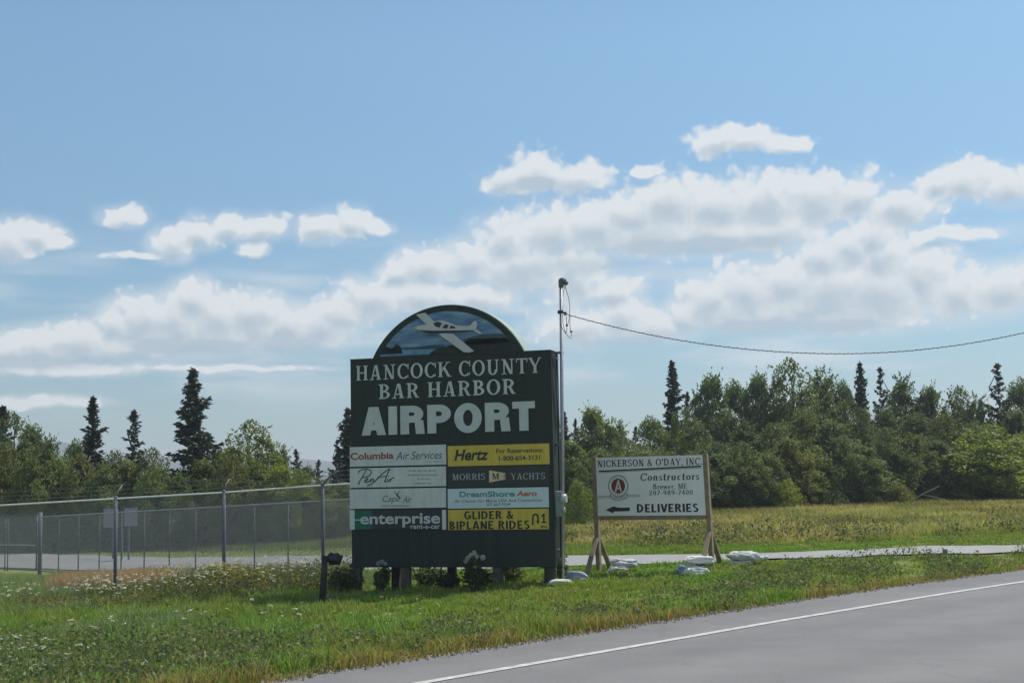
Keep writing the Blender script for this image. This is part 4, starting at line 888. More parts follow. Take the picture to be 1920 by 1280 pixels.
# ------------------------------------------------------------------ chain-link fences
WIREM = mat('chain_link_wire', (0.27, 0.285, 0.29), 0.6, 0.1, 20, metal=0.1)
def line_at(px, A, B):
    """where the view column at photo px crosses the fence line A-B (plan)"""
    d = ray(px, 950); k = d.x/d.y; (ax, ay), (bx, by) = A, B
    s = (k*ay - ax) / ((bx-ax) - k*(by-ay)); return ax + s*(bx-ax), ay + s*(by-ay)
def chain_link(P0, P1, z0a, z1a, z0b, z1b, pitch, r, name, parent, org):
    """woven wire as two families of crossing straight wires between two ends"""
    P0 = np.array(P0); P1 = np.array(P1); Ln = np.linalg.norm(P1-P0); V = []; F = []
    nrm = np.array((-(P1-P0)[1], (P1-P0)[0])) / Ln
    H = max(z1a-z0a, z1b-z0b)
    n = int((Ln+H)/pitch)+1
    for fam in (1, -1):
        for i in range(n):
            s0 = i*pitch - (H if fam > 0 else 0)
            a, b = (0.0, H); sa, sb = s0 + (0 if fam > 0 else H)*0, s0 + fam*H
            # parametrise by height
            h0, h1 = 0.0, H
            def hs(s): return (s - s0)/fam
            for lim in (0.0, Ln):
                hh = hs(lim)
                if fam > 0:
                    if lim == 0: h0 = max(h0, hh)
                    else: h1 = min(h1, hh)
                else:
                    if lim == 0: h1 = min(h1, hh)
                    else: h0 = max(h0, hh)
            if h1 - h0 < 0.02: continue
            q = []
            for h in (h0, h1):
                s = s0 + fam*h; k = s/Ln; xy = P0 + (P1-P0)*k; zz = (z0a+(z0b-z0a)*k) + h/H*((z1a-z0a)+((z1b-z0b)-(z1a-z0a))*k)
                q.append((xy + nrm*0.003*fam, zz))
            i0 = len(V)
            t2 = (P1-P0)/Ln
            for xy, zz in q:
                for (du, dn, dz) in ((-r*0.7*fam, 0, r*0.7), (0, -r, 0), (r*0.7*fam, 0, -r*0.7), (0, r, 0)):
                    pp = xy + t2*du + nrm*dn; V.append((pp[0]-org[0], pp[1]-org[1], zz+dz-org[2]))
            for k in range(4): F.append((i0+k, i0+(k+1) % 4, i0+4+(k+1) % 4, i0+4+k))
    return obj(name, np_mesh(name, V, [F]), WIREM, parent)
def front_fence():
    A, B = (-8.98, 30.3), (-4.08, 28.75)
    pxs = (-190, 14, 217, 420, 605, 800); o = None; P = []
    rail = {-190: 958, 14: 946.3, 217: 934.5, 420: 923, 605: 909.5, 800: 899}
    for px in pxs:
        x, y = line_at(px, A, B); P.append((x, y, gz1(x, y), at_depth(px, rail[px], y).z))
    org = Vector((P[2][0], P[2][1], P[2][2]))
    t = thing('chain_link_fence', 'tall nearer chain link fence with barbed wire, left of the sign', 'fence', org)
    for i, (x, y, g, z) in enumerate(P):
        if i == 1: continue                            # no post shows here
        MB().tube([(x-org.x, y-org.y, g-org.z-0.2), (x-org.x, y-org.y, z-org.z+0.02)], 0.038, 10).ellip((x-org.x, y-org.y, z-org.z+0.03), (0.045, 0.045, 0.03), 8, 6).build('fence_post', GALVD, t)
        d = Vector((0.36, -0.10, 0.30)) if i == 4 else Vector((0.06, 0.30, 0.30))
        b = Vector((x, y, z)) - org
        MB().tube([b, b + d*0.5 + Vector((-0.02, 0, 0.03)), b + d], 0.022 if i == 4 else 0.013, 6).build('barbed_wire_arm', GALVD, t)
    pts = [Vector((x, y, z)) - org for x, y, g, z in P]
    MB().tube(pts, 0.020, 8).build('top_rail', mat('bright_galvanised_rail', (0.80, 0.80, 0.82), 0.40, 0.06, 15, metal=0.3), t)
    for k in (0.33, 0.66, 1.0):
        w = MB(); q = [p_ + Vector((0.06, 0.30, 0.30))*k for p_ in pts]; q[4] = pts[4] + Vector((0.36, -0.10, 0.30))*k
        w.tube(q, 0.0035, 4)
        for a, b in zip(q, q[1:]):
            n = int((b-a).length/0.13)
            for i in range(n):
                c = a.lerp(b, (i+0.5)/n); w.tube([c+Vector((-0.015, 0, -0.022)), c+Vector((0.015, 0, 0.022))], 0.0035, 3, False).tube([c+Vector((0.015, 0, -0.022)), c+Vector((-0.015, 0, 0.022))], 0.0035, 3, False)
        w.build('barbed_wire', GALVD, t)
    for a, b in zip(P, P[1:]): chain_link(a[:2], b[:2], a[2]+0.03, a[3]-0.01, b[2]+0.03, b[3]-0.01, 0.075, 0.0030, 'chain_link_mesh', t, org)
front_fence()
def back_fence():
    A, B = (-13.8, 40.6), (-5.7, 34.0)
    pxs = [76, 111, 148, 187, 228, 271, 318, 367, 420, 477, 540, 607, 680]
    top = lambda px: 968.5 - (px-76)*(968.5-936)/(650-76) - 2.0*math.sin((px-76)/574*math.pi)*0
    P = []
    for px in pxs: x, y = line_at(px, A, B); P.append((x, y, gz1(x, y), at_depth(px, top(px), y).z))
    org = Vector(P[0][:3]); t = thing('chain_link_fence', 'lower chain link fence standing along the driveway behind the tall one', 'fence', org)
    for i, (x, y, g, z) in enumerate(P):
        r = 0.018 if i else 0.065
        MB().tube([(x-org.x, y-org.y, g-org.z-0.2), (x-org.x, y-org.y, z-org.z+(0.14 if i == 0 else 0.0))], r, 8).build('gate_post' if i == 0 else 'fence_post', GALVD, t)
    MB().tube([Vector((x, y, z))-org for x, y, g, z in P], 0.02, 6).build('top_rail', GALV, t)
    MB().tube([Vector((x, y, g+0.10))-org for x, y, g, z in P], 0.012, 5).build('bottom_wire', GALVD, t)
    for k in range(0, len(P)-1, 3):
        a, b = P[k], P[min(k+3, len(P)-1)]; chain_link(a[:2], b[:2], a[2]+0.05, a[3], b[2]+0.05, b[3], 0.07, 0.0042, 'chain_link_mesh', t, org)
    # gate leaf to the left of the gate post
    G0 = line_at(-95, A, B); G1 = line_at(70, A, B)
    za, zb = at_depth(-95, 971.5, G0[1]).z, at_depth(70, 965, G1[1]).z; ga, gb = gz1(*G0)+0.12, gz1(*G1)+0.12
    og = Vector((G1[0], G1[1], gz1(*G1))); gt = thing('chain_link_gate', 'closed chain link gate leaf beside the thick gate post', 'gate', og)
    Lc = lambda x, y, z: Vector((x, y, z)) - og
    f = MB().tube([Lc(*G0, ga), Lc(*G0, za)], 0.025, 6).tube([Lc(*G1, gb), Lc(*G1, zb)], 0.025, 6).tube([Lc(*G0, za), Lc(*G1, zb)], 0.022, 6).tube([Lc(*G0, ga), Lc(*G1, gb)], 0.022, 6)
    f.build('gate_frame', GALVD, gt); zm = lambda a, b_: a*0.45 + b_*0.55
    MB().tube([Lc(*G0, zm(za, ga)), Lc(*G1, zm(zb, gb))], 0.02, 6).build('middle_rail', GALV, gt)
    for px in (11, 16): x, y = line_at(px, A, B); MB().tube([Lc(x, y, gz1(x, y)+0.05), Lc(x, y, za)], 0.018, 6).build('upright', GALVD, gt)
    chain_link(G0, G1, ga, za, gb, zb, 0.07, 0.0046, 'chain_link_mesh', gt, og)
back_fence()
def sign_backs():
    for (x0, x1, y0, y1, posts, Y, lab) in ((194, 222, 953, 989, (212,), 48.5, 'grey traffic sign seen from behind, left one beyond the fences'), (233, 258, 952, 986, (228.5, 241.5), 47.5, 'grey traffic sign seen from behind, right one on two posts')):
        c = at_depth((x0+x1)/2, 1060, Y); g = gz1(c.x, Y); t = thing('traffic_sign', lab, 'sign', (c.x, Y, g))
        a = at_depth(x0, y1, Y); b = at_depth(x1, y0, Y)
        MB().box(a.x-c.x, b.x-c.x, -0.012, 0.012, a.z-g, b.z-g).build('sign_plate', mat('bare_aluminium', (0.24, 0.26, 0.28), 0.5, 0.08, 5, metal=0.3), t, 0.004)
        for px in posts: q = at_depth(px, 1000, Y+0.04).x - c.x; MB().box(q-0.03, q+0.03, 0.02, 0.06, -0.1, b.z-g-0.05).build('post', GALVD, t)
sign_backs()

# ------------------------------------------------------------------ vegetation
LEAFM = leafmat('broad_leaves', 0.45); NEEDLEM = leafmat('needles', 0.18, 0.6); GRASSM = leafmat('grass_blades', 0.40, 0.6, False); FLOWERM = leafmat('flower_heads', 0.25, 0.7, False)
BARK = mat('bark', (0.085, 0.07, 0.055), 0.9, 0.35, 14, bump=0.5)
def rquads(C, size, asp, R, up=0.0, nrm=None):
    """one small four-cornered leaf per centre, turned at random; returns vertices (4 per leaf)"""
    n = len(C); u = R.normal(size=(n, 3)); u[:, 2] += up; u /= np.linalg.norm(u, axis=1)[:, None]
    w = R.normal(size=(n, 3)) if nrm is None else np.cross(nrm, u) + R.normal(size=(n, 3))*0.35
    w -= (w*u).sum(1)[:, None]*u; w /= np.linalg.norm(w, axis=1)[:, None] + 1e-9
    s = np.asarray(size).reshape(-1, 1); a = u*s; b = w*s*asp
    k = (0.2 + 0.3*R.rand(n, 1))
    V = np.stack([C - a*0.5, C + a*(k-0.5) + b*0.5, C + a*0.5, C + a*(k-0.5) - b*0.5], 1)
    return V.reshape(-1, 3)
def quads_mesh(name, V, cols): n = len(V)//4; return np_mesh(name, V, [np.arange(n*4).reshape(n, 4)], cols)

def broad_crown(seed, n=26000, lean=0.0, tall=1.0, low=0.10, wid=0.30, leaf=0.020, spiky=0.4):
    """crown of unit height as leaf clumps on many lobes"""
    R = np.random.RandomState(seed); L = []; NV = []
    nl = R.randint(62, 74); C = []; 
    for i in range(nl):
        h = low + (1-low) * (i+0.5)/nl; t = (h-low)/(1-low)
        env = wid * (min(1.0, 0.66+1.1*t)) * max(0.10, 1-t**3.4) * (0.62 + 0.7*R.rand())
        a = R.rand()*2*np.pi + i*2.4; rr = env*(0.55+0.45*R.rand())
        rad = wid*(0.18+0.32*R.rand())*(1-0.25*t)
        C.append((rr*np.cos(a), rr*np.sin(a), h*0.93, rad))
    C = np.array(C); wgt = C[:, 3]**2; wgt /= wgt.sum(); k = R.choice(len(C), n, p=wgt)
    d = R.normal(size=(n, 3)); d /= np.linalg.norm(d, axis=1)[:, None]
    rad = C[k, 3] * np.where(R.rand(n) < 0.8, 0.72+0.36*R.rand(n), R.rand(n)**0.5)
    P = C[k, :3] + d*rad[:, None]*np.array((1, 1, 0.95)); P += (np.stack([vnoise(P[:, 0]*14+9, P[:, 2]*14+P[:, 1]*9, seed+q) for q in range(3)], 1) - 0.5)*0.07
    # gaps: thin out where a noise field is low
    keep = fbm(P[:, 0]*9+P[:, 1]*7, P[:, 2]*10+P[:, 1]*4, seed, 3) > 0.36; P = P[keep]; k = k[keep]; d = d[keep]
    # sprays reaching beyond the lobes, more towards the top
    ns = int(90*spiky+30); S = []
    for i in range(ns):
        j = R.randint(len(C)); dd = d[R.randint(len(d))].copy(); dd[2] = abs(dd[2])*0.8+0.5*spiky; dd /= np.linalg.norm(dd)
        st = C[j, :3] + dd*C[j, 3]*0.85; l = 0.03+0.07*R.rand(); m = 16
        t = R.rand(m); S.append(st + dd*(t[:, None]*l*1.5) + R.normal(size=(m, 3))*0.010*(1.1-t[:, None]))
    S = np.concatenate(S); P = np.concatenate([P, S]); d = np.concatenate([d, R.normal(size=(len(S), 3))])
    P[:, 2] = np.clip(P[:, 2], 0.03, 2)
    V = rquads(P, leaf*(0.7+0.7*R.rand(len(P))), 0.72, R, 0.0, d)
    lob = R.rand(len(C)); base = np.array((0.155, 0.198, 0.088))
    tone = 0.65 + 0.6*R.rand(len(P)); tone[:len(k)] *= 0.72+0.5*lob[k]
    hue = R.rand(len(P), 1); col = base*tone[:, None]*(1 + (hue-0.5)*np.array((0.35, 0.1, -0.1)))
    return quads_mesh('broadleaf_crown', V, col), C
def trunk_mesh(seed, C=None, h=0.8, r=0.018, lean=0.0):
    R = np.random.RandomState(seed); m = MB(); k = 7
    pts = [Vector((R.normal()*0.008*i/2, R.normal()*0.008*i/2, -0.03 + (h+0.03)*i/k)) for i in range(k+1)]
    m.tube(pts, r, 7, radii=[r*(1.25 if i == 0 else 1-0.85*i/k) for i in range(k+1)])
    if C is not None:
        for j in range(0, len(C), 2):
            c = Vector(C[j, :3]); z0 = max(0.08, c.z - 0.10 - 0.5*math.hypot(c.x, c.y)); i = min(k-1, int(max(0, z0)/h*k)); a = pts[i].lerp(pts[i+1], 0.5)
            m.tube([a, a.lerp(c, 0.5) + Vector((0, 0, 0.015)), c], r*0.3, 5, False, radii=[r*0.42, r*0.28, r*0.08])
    return m.mesh('trunk')
def spruce_crown(seed, R0=0.17, nlev=40, low=0.06, droop=0.35, dens=1.0, flat=0.0, top=0.985, power=0.80):
    R = np.random.RandomState(seed); P = []; U = []
    for i in range(nlev):
        h = low + (top-low)*(i/(nlev-1))**0.95; r = R0*(1-h)**power + 0.006
        gap = 0.55 + 0.55*vnoise(np.array([i*0.55]), np.array([0.0]), seed)[0]
        nb = max(3, int((5+4*(1-h))*dens))
        for b in range(nb):
            if R.rand() < 0.12: continue
            a = R.rand()*2*np.pi; l = r*gap*(0.55+0.6*R.rand()); k = max(4, int(l/0.0085))
            t = (np.arange(k)+R.rand(k))/k; up = 0.25*(h**2)*2 - droop*(1-h)
            x = np.stack([np.cos(a)*l*t, np.sin(a)*l*t, h + l*(up*t + (0.35+flat)*t*t*(0.6+0.4*h))], 1)
            for s in range(3):
                lat = R.normal(size=(k, 1))*l*0.20*(1.15-t[:, None]); q = x + np.concatenate([-np.sin(a)*lat, np.cos(a)*lat, -np.abs(R.normal(size=(k, 1)))*0.010], 1)
                P.append(q); U.append(np.tile([np.cos(a), np.sin(a), -0.25], (k, 1)))
    z = np.linspace(0.93, 1.0, 24); P.append(np.stack([R.normal(size=24)*0.004, R.normal(size=24)*0.004, z], 1)); U.append(np.tile([0, 0, 1.0], (24, 1)))
    P = np.concatenate(P); U = np.concatenate(U) + R.normal(size=(len(P), 3))*0.55; U /= np.linalg.norm(U, axis=1)[:, None]
    n = len(P); w = R.normal(size=(n, 3)); w -= (w*U).sum(1)[:, None]*U; w /= np.linalg.norm(w, axis=1)[:, None]
    s = (0.020+0.016*R.rand(n))[:, None]; V = np.stack([P-U*s*0.4, P+w*s*0.26, P+U*s*0.6, P-w*s*0.26], 1).reshape(-1, 3)
    col = np.array((0.052, 0.070, 0.050))*(0.65+0.7*R.rand(n))[:, None]
    return quads_mesh('spruce_crown', V, col)
def crown_kinds():
    K = {}
    for i, kw in enumerate((dict(wid=0.30, spiky=0.5), dict(wid=0.34, spiky=0.2), dict(wid=0.26, spiky=0.9), dict(wid=0.38, spiky=0.3, low=0.05), dict(wid=0.30, spiky=0.7, low=0.14))):
        me, C = broad_crown(100+i, **kw); me.materials.append(LEAFM); tr = trunk_mesh(200+i, C); tr.materials.append(BARK); K['broad', i] = (me, tr)
    for i, kw in enumerate((dict(R0=0.165), dict(R0=0.20, nlev=30, dens=0.8), dict(R0=0.145, nlev=44, power=0.6), dict(R0=0.26, nlev=20, dens=0.8, droop=0.05, flat=0.15, power=0.9))):
        me = spruce_crown(300+i, **kw); me.materials.append(NEEDLEM); tr = trunk_mesh(400+i, None, 0.97, 0.012); tr.materials.append(BARK); K['spruce', i] = (me, tr)
    for i in range(2):
        me, C = broad_crown(500+i, n=7000, wid=0.55, low=0.02, leaf=0.042, spiky=0.3); me.materials.append(LEAFM); tr = trunk_mesh(600+i, C, 0.6, 0.02); tr.materials.append(BARK); K['shrub', i] = (me, tr)
    return K
KINDS = crown_kinds()
NAMES = {'broad': ('broadleaf_tree', 'tree'), 'spruce': ('spruce_tree', 'tree'), 'shrub': ('shrub', 'shrub')}
RW = {('broad', 0): 0.56, ('broad', 1): 0.64, ('broad', 2): 0.48, ('broad', 3): 0.74, ('broad', 4): 0.56, ('spruce', 0): 0.175, ('spruce', 1): 0.20, ('spruce', 2): 0.20, ('spruce', 3): 0.29, ('shrub', 0): 1.3, ('shrub', 1): 1.3}
rt = random.Random(11)
def tree(kind, i, px, top, wpx, Y, label, tint=(1, 1, 1), group=None, base_drop=0.0):
    """px, top: where the tip stands in the photo; wpx: crown width there; Y: distance into the scene"""
    tip = at_depth(px, top, Y); g = gz1(tip.x, Y) - base_drop; h = tip.z - g; w = wpx/FPX*Y
    me, tr = KINDS[kind, i]; nm, cat = NAMES[kind]
    o = thing(nm, label, cat, (tip.x, Y, g), rt.random()*6.28, group); sx = w/RW[kind, i]; o.scale = (sx, sx, h)
    c = link(bpy.data.objects.new('crown', me), o); t = link(bpy.data.objects.new('trunk', tr), o)
    v = 0.92 + 0.16*rt.random(); c.color = (tint[0]*v, tint[1]*v, tint[2]*v, 1)
    return o
GL, GD, GY, GB, GO = (1.25, 1.25, 1.0), (0.85, 0.9, 0.95), (1.65, 1.55, 0.75), (0.92, 1.02, 1.12), (1.28, 1.12, 0.85)
gS, gB, gH = 'spruces standing above the wood', 'broadleaf trees of the wood', 'shrubs along the edge of the wood'
T = tree
# left of the sign
T('spruce', 0, 6, 760, 80, 60, 'dark spruce cut by the left edge of the photo', group=gS)
T('spruce', 0, 174, 743, 68, 59, 'dense dark spruce, second tallest of those left of the sign', group=gS)
T('spruce', 1, 252, 769, 68, 60, 'shorter thin-topped spruce between the two taller ones left of the sign', group=gS)
T('spruce', 2, 362, 692, 100, 57, 'tallest spruce left of the sign, ragged and dark', group=gS)
T('spruce', 1, 555, 842, 40, 62, 'small spruce tip just right of the bright leafy tree', group=gS)
T('spruce', 1, 597, 862, 34, 63, 'smallest spruce, alone in the gap before the sign', group=gS)
T('spruce', 2, 652, 766, 70, 58, 'dark spruce half hidden behind the left edge of the sign', group=gS)
T('spruce', 3, 632, 826, 56, 59, 'leaning open-branched spruce beside the one behind the sign edge', GB, gS)
T('broad', 0, 22, 782, 100, 57, 'dark leafy tree in front of the spruce at the left photo edge', GD, gB)
T('broad', 2, 62, 796, 80, 58, 'upright leafy tree, second from the left photo edge', GB, gB)
T('broad', 4, 95, 818, 75, 57, 'leafy tree sloping down to the first gap with blue hills', (1, 1.05, .9), gB)
T('broad', 1, 146, 826, 80, 61, 'pale leafy tree touching the left side of the dense spruce', GB, gB)
T("broad", 0, 216, 850, 90, 58, 'mid-green leafy tree filling the space between two spruces', (1, 1, .9), gB)
T('broad', 0, 285, 846, 84, 57, 'leafy tree just left of the gap beside the tallest spruce', (1.1, 1.1, .9), gB)
T('broad', 1, 410, 838, 90, 58, 'leafy tree against the right side of the tallest spruce', GD, gB)
T('broad', 0, 472, 796, 125, 57, 'big bright leafy tree, tallest broadleaf left of the sign', (1.3, 1.25, .9), gB)
T('broad', 4, 525, 832, 76, 58, 'leafy shoulder tree on the right of the big bright one', (1.15, 1.15, .9), gB)
T("broad", 2, 572, 874, 70, 58, 'low leafy tree under the small spruce tip', GD, gB)
T("broad", 0, 640, 884, 80, 60, 'low leafy tree beneath the spruce behind the sign edge', GD, gB)
lowfill = 'leafy tree in the lower wood behind the fences, below the skyline'
for px, top, w, k, ti in ((10, 838, 90, 0, GO), (58, 850, 84, 4, (1.1, 1.1, .8)), (104, 858, 84, 2, GL), (150, 856, 84, 0, GO), (198, 868, 84, 4, (1, 1.05, .9)), (244, 864, 84, 2, GO), (292, 872, 80, 0, GL), (338, 884, 76, 4, (1, 1.05, .9)), (384, 862, 84, 2, (1.1, 1.05, .8)), (432, 858, 84, 0, GO), (480, 862, 84, 4, (1.1, 1.1, .8)), (524, 872, 80, 2, GY), (566, 886, 76, 0, GY), (606, 896, 76, 4, GO), (644, 904, 70, 1, (1, 1.05, .9))):
    T('broad', k, px, top, w, 54.5 + rt.random()*1.5, lowfill, ti, 'lower trees behind the fences')
# right of the sign
T('spruce', 0, 1057, 771, 42, 66, 'small dark spruce right beside the pole', group=gS)
T('spruce', 1, 1079, 785, 28, 67, 'tiny spruce tip next to the small one by the pole', group=gS)
T('spruce', 0, 1259, 677, 62, 74, 'tall dark spruce standing alone above the construction sign', group=gS)
T('spruce', 1, 1288, 735, 36, 75, 'small spruce at the right foot of the tall lone one', group=gS)
T('spruce', 1, 1192, 800, 34, 72, 'pale spruce tip left of the tall lone spruce', GL, gS)
T('spruce', 2, 1612, 679, 44, 76, 'narrow dark spruce tip among leafy trees right of centre of the wood', group=gS)
T('spruce', 3, 1650, 690, 74, 78, 'feathery leaning conifer tip beside the narrow dark spruce', GB, gS)
T('spruce', 3, 1869, 683, 96, 76, 'open conifer with level branches near the right photo edge', GB, gS)
T('broad', 2, 1112, 764, 86, 68, 'pale feathery tree, first broadleaf right of the pole', GL, gB)
T('broad', 4, 1155, 786, 84, 68, 'leafy tree sloping down right of the pale feathery one', (1.1, 1.15, 1), gB)
T('broad', 1, 1222, 782, 90, 70, 'rounded leafy tree left of the tall lone spruce', (1.05, 1.1, 1), gB)
T('broad', 0, 1282, 770, 84, 69, 'leafy tree hiding the foot of the tall lone spruce', (1, 1.05, 1), gB)
T('broad', 2, 1330, 704, 92, 76, 'leafy tree starting the high crest right of the lone spruce', GB, gB)
T('broad', 1, 1376, 716, 90, 77, 'second leafy tree of the high crest, rounded', (.9, .95, .95), gB)
T('broad', 2, 1418, 702, 80, 76, 'third leafy tree of the high crest, upright', GB, gB)
T('broad', 0, 1478, 682, 115, 75, 'highest leafy crown of the wood, broad topped', (1.15, 1.12, .95), gB)
T('broad', 4, 1540, 690, 95, 76, 'leafy tree right of the highest crown', (1, 1.02, .95), gB)
T('broad', 1, 1580, 714, 80, 77, 'leafy tree just left of the narrow dark spruce', GB, gB)
T('broad', 4, 1692, 703, 96, 77, 'leafy tree right of the feathery conifer tip', (.9, .95, 1), gB)
T('broad', 2, 1742, 726, 82, 77, 'grey-green thin leafy tree between conifer tips', (1.0, .98, 1.1), gB)
T('broad', 0, 1796, 730, 90, 76, 'leafy tree left of the open level-branched conifer', (.95, .95, .95), gB)
T('broad', 1, 1912, 712, 96, 77, 'leafy tree cut by the right edge of the photo', (.95, 1, .95), gB)
T('broad', 4, 1832, 738, 70, 75, 'small leafy tree under the level-branched conifer', GB, gB)
mid = ((1072, 826, 84, 2, 60, GL), (1118, 840, 92, 1, 60, (1.1, 1.15, .9)), (1172, 826, 92, 0, 62, (1.05, 1.1, .9)), (1225, 838, 92, 4, 62, (1.1, 1.05, .9)), (1300, 790, 105, 0, 66, (1.05, 1.05, .9)), (1345, 830, 90, 3, 63, GD), (1395, 786, 100, 4, 66, GD), (1450, 798, 105, 0, 66, (.95, .95, .9)),
       (1505, 768, 110, 1, 69, (1.1, 1.05, .9)), (1560, 790, 100, 2, 68, (1, 1, .95)), (1615, 770, 90, 0, 70, GD), (1660, 762, 90, 4, 72, (.8, .85, .85)), (1715, 775, 100, 1, 71, (.95, 1, 1)), (1770, 782, 95, 0, 71, (1, .95, .9)), (1905, 770, 95, 2, 72, (1, 1, .9)), (1825, 790, 90, 3, 71, (.9, .95, .9)))
for px, top, w, k, Y, ti in mid: T('broad', k, px, top, w, Y, 'leafy tree within the wood right of the pole, below the skyline', ti, 'inner trees of the right-hand wood')
T('broad', 0, 1850, 800, 170, 67, 'broad yellow-green tree at the front of the wood on the right', (1.5, 1.5, .72), gB)
T('broad', 4, 1915, 812, 100, 68, 'yellow-green tree behind the broad one at the right photo edge', (1.5, 1.45, .8), gB)
lf = 'low leafy tree along the front of the wood above the meadow'
for px, top, w, k, Y, ti in ((1345, 850, 86, 2, 60, GD), (1392, 834, 84, 0, 60.5, (1, 1, .85)), (1436, 846, 80, 4, 61, (1.05, 1.05, .9)), (1480, 822, 90, 2, 62, GO), (1526, 838, 84, 0, 63, GL), (1572, 818, 84, 4, 63.5, GD), (1618, 836, 86, 2, 64, (1, 1.05, 1)), (1664, 806, 90, 0, 66, (.95, 1, 1)), (1712, 812, 90, 4, 66.5, (1.05, 1, .85)), (1760, 826, 86, 2, 67, GD), (1300, 842, 84, 4, 59, GD), (1255, 850, 84, 0, 58, (1.05, 1.05, .9)), (1205, 846, 84, 2, 57.5, (1, 1.05, .95)), (1150, 858, 84, 4, 57, (1.1, 1.1, .85)), (1105, 866, 80, 0, 56.5, (1, 1.05, .9))):
    T('broad', k, px, top, w, Y, lf, ti, 'front trees of the right-hand wood')
T('shrub', 0, 1085, 903, 70, 52, 'round bright shrub between the pole and the construction sign', (1.35, 1.4, .9), gH)
T('shrub', 1, 1052, 934, 50, 53, 'dark shrub at the foot of the wood right behind the pole', GD, gH)
T('shrub', 0, 1475, 900, 66, 60, 'pale yellowish shrub at the wood edge right of the construction sign', GY, gH)
T('shrub', 1, 1900, 905, 40, 66, 'small pale sapling shrub at the wood edge by the right photo edge', GY, gH)
T('shrub', 1, 1560, 915, 70, 62, 'dark green shrub at the wood edge, midway along the meadow', GD, gH)
T('shrub', 0, 1680, 905, 80, 64, 'brownish shrub at the wood edge by the fallen branch', GO, gH)
for px, top, w, k, Y in ((690, 868, 80, 0, 60), (740, 850, 86, 4, 61), (790, 862, 80, 2, 60), (845, 840, 90, 0, 62), (900, 852, 84, 4, 61), (955, 834, 88, 2, 62), (1005, 842, 84, 0, 62)):
    T('broad', k, px, top, w, Y, 'leafy tree of the wood standing wholly behind the big green sign', (1.1, 1.1, .9), 'trees hidden behind the sign')
for px, top, w, k, Y in ((1960, 730, 100, 0, 75), (2010, 752, 100, 4, 72), (2060, 736, 100, 2, 76), (2115, 760, 105, 0, 74), (2170, 742, 100, 4, 77), (2230, 765, 105, 2, 75), (-50, 800, 95, 0, 57), (-100, 830, 90, 4, 56), (-150, 806, 95, 2, 58), (-205, 836, 95, 0, 57)):
    T('broad', k, px, top, w, Y, 'leafy tree continuing the wood past the edge of the photo', (1, 1.05, .9), 'trees past the photo edges')
def fallen_branch():
    a, b = at_depth(1727, 927, 63.5), at_depth(1761, 911, 63.2); c = at_depth(1716, 936, 63.6); m = MB()
    m.tube([c, a, b], 0.06, 6, radii=[0.045, 0.035, 0.015]).tube([a, at_depth(1745, 930, 63.3), at_depth(1766, 935, 63)], 0.018, 5)
    o = m.build('fallen_branch', mat('bleached_wood', (0.24, 0.22, 0.20), 0.8, 0.2, 6)); tag(o, 'bleached fallen branch leaning at the edge of the wood', 'branch')
fallen_branch()

# ------------------------------------------------------------------ grass, weeds and flowers
def in_view(x, y, pad=0.8): return (np.abs(x) < 0.40*y + pad)
def scatter(n, y0, y1, seed, keep):
    R = np.random.RandomState(seed); y = np.sqrt(y0*y0 + (y1*y1-y0*y0)*R.rand(n)); x = (R.rand(n)*2-1)*(0.40*y+0.8)
    k = keep(x, y, R); return x[k], y[k], R
def blades(name, x, y, R, h, w, col, lean=0.35, m=None, label=None, cat='grass', bend=1.0):
    n = len(x); z = gz(x, y) - 0.01; a = R.rand(n)*2*np.pi; d = np.stack([np.cos(a), np.sin(a)], 1); la = R.rand(n)*2*np.pi; lv = np.stack([np.cos(la), np.sin(la)], 1)*(lean*h*R.rand(n))[:, None]
    b = np.stack([x, y, z], 1); V = np.zeros((n, 5, 3)); hw = (w*0.5)[:, None]
    V[:, 0] = b; V[:, 0, :2] -= d*hw; V[:, 1] = b; V[:, 1, :2] += d*hw
    mid = b.copy(); mid[:, :2] += lv*0.35; mid[:, 2] += h*0.58; V[:, 2] = mid; V[:, 2, :2] += d*hw*0.75; V[:, 3] = mid; V[:, 3, :2] -= d*hw*0.75
    tp = b.copy(); tp[:, :2] += lv*bend; tp[:, 2] += h*0.98; V[:, 4] = tp
    i = np.arange(n)*5; Q = np.stack([i, i+1, i+2, i+3], 1); Tt = np.stack([i+3, i+2, i+4], 1)
    me = np_mesh(name, V.reshape(-1, 3), [Q, Tt], np.concatenate([col, col*1.08])); o = obj(name, me, m or GRASSM); tag(o, label, cat, kind='stuff'); return o
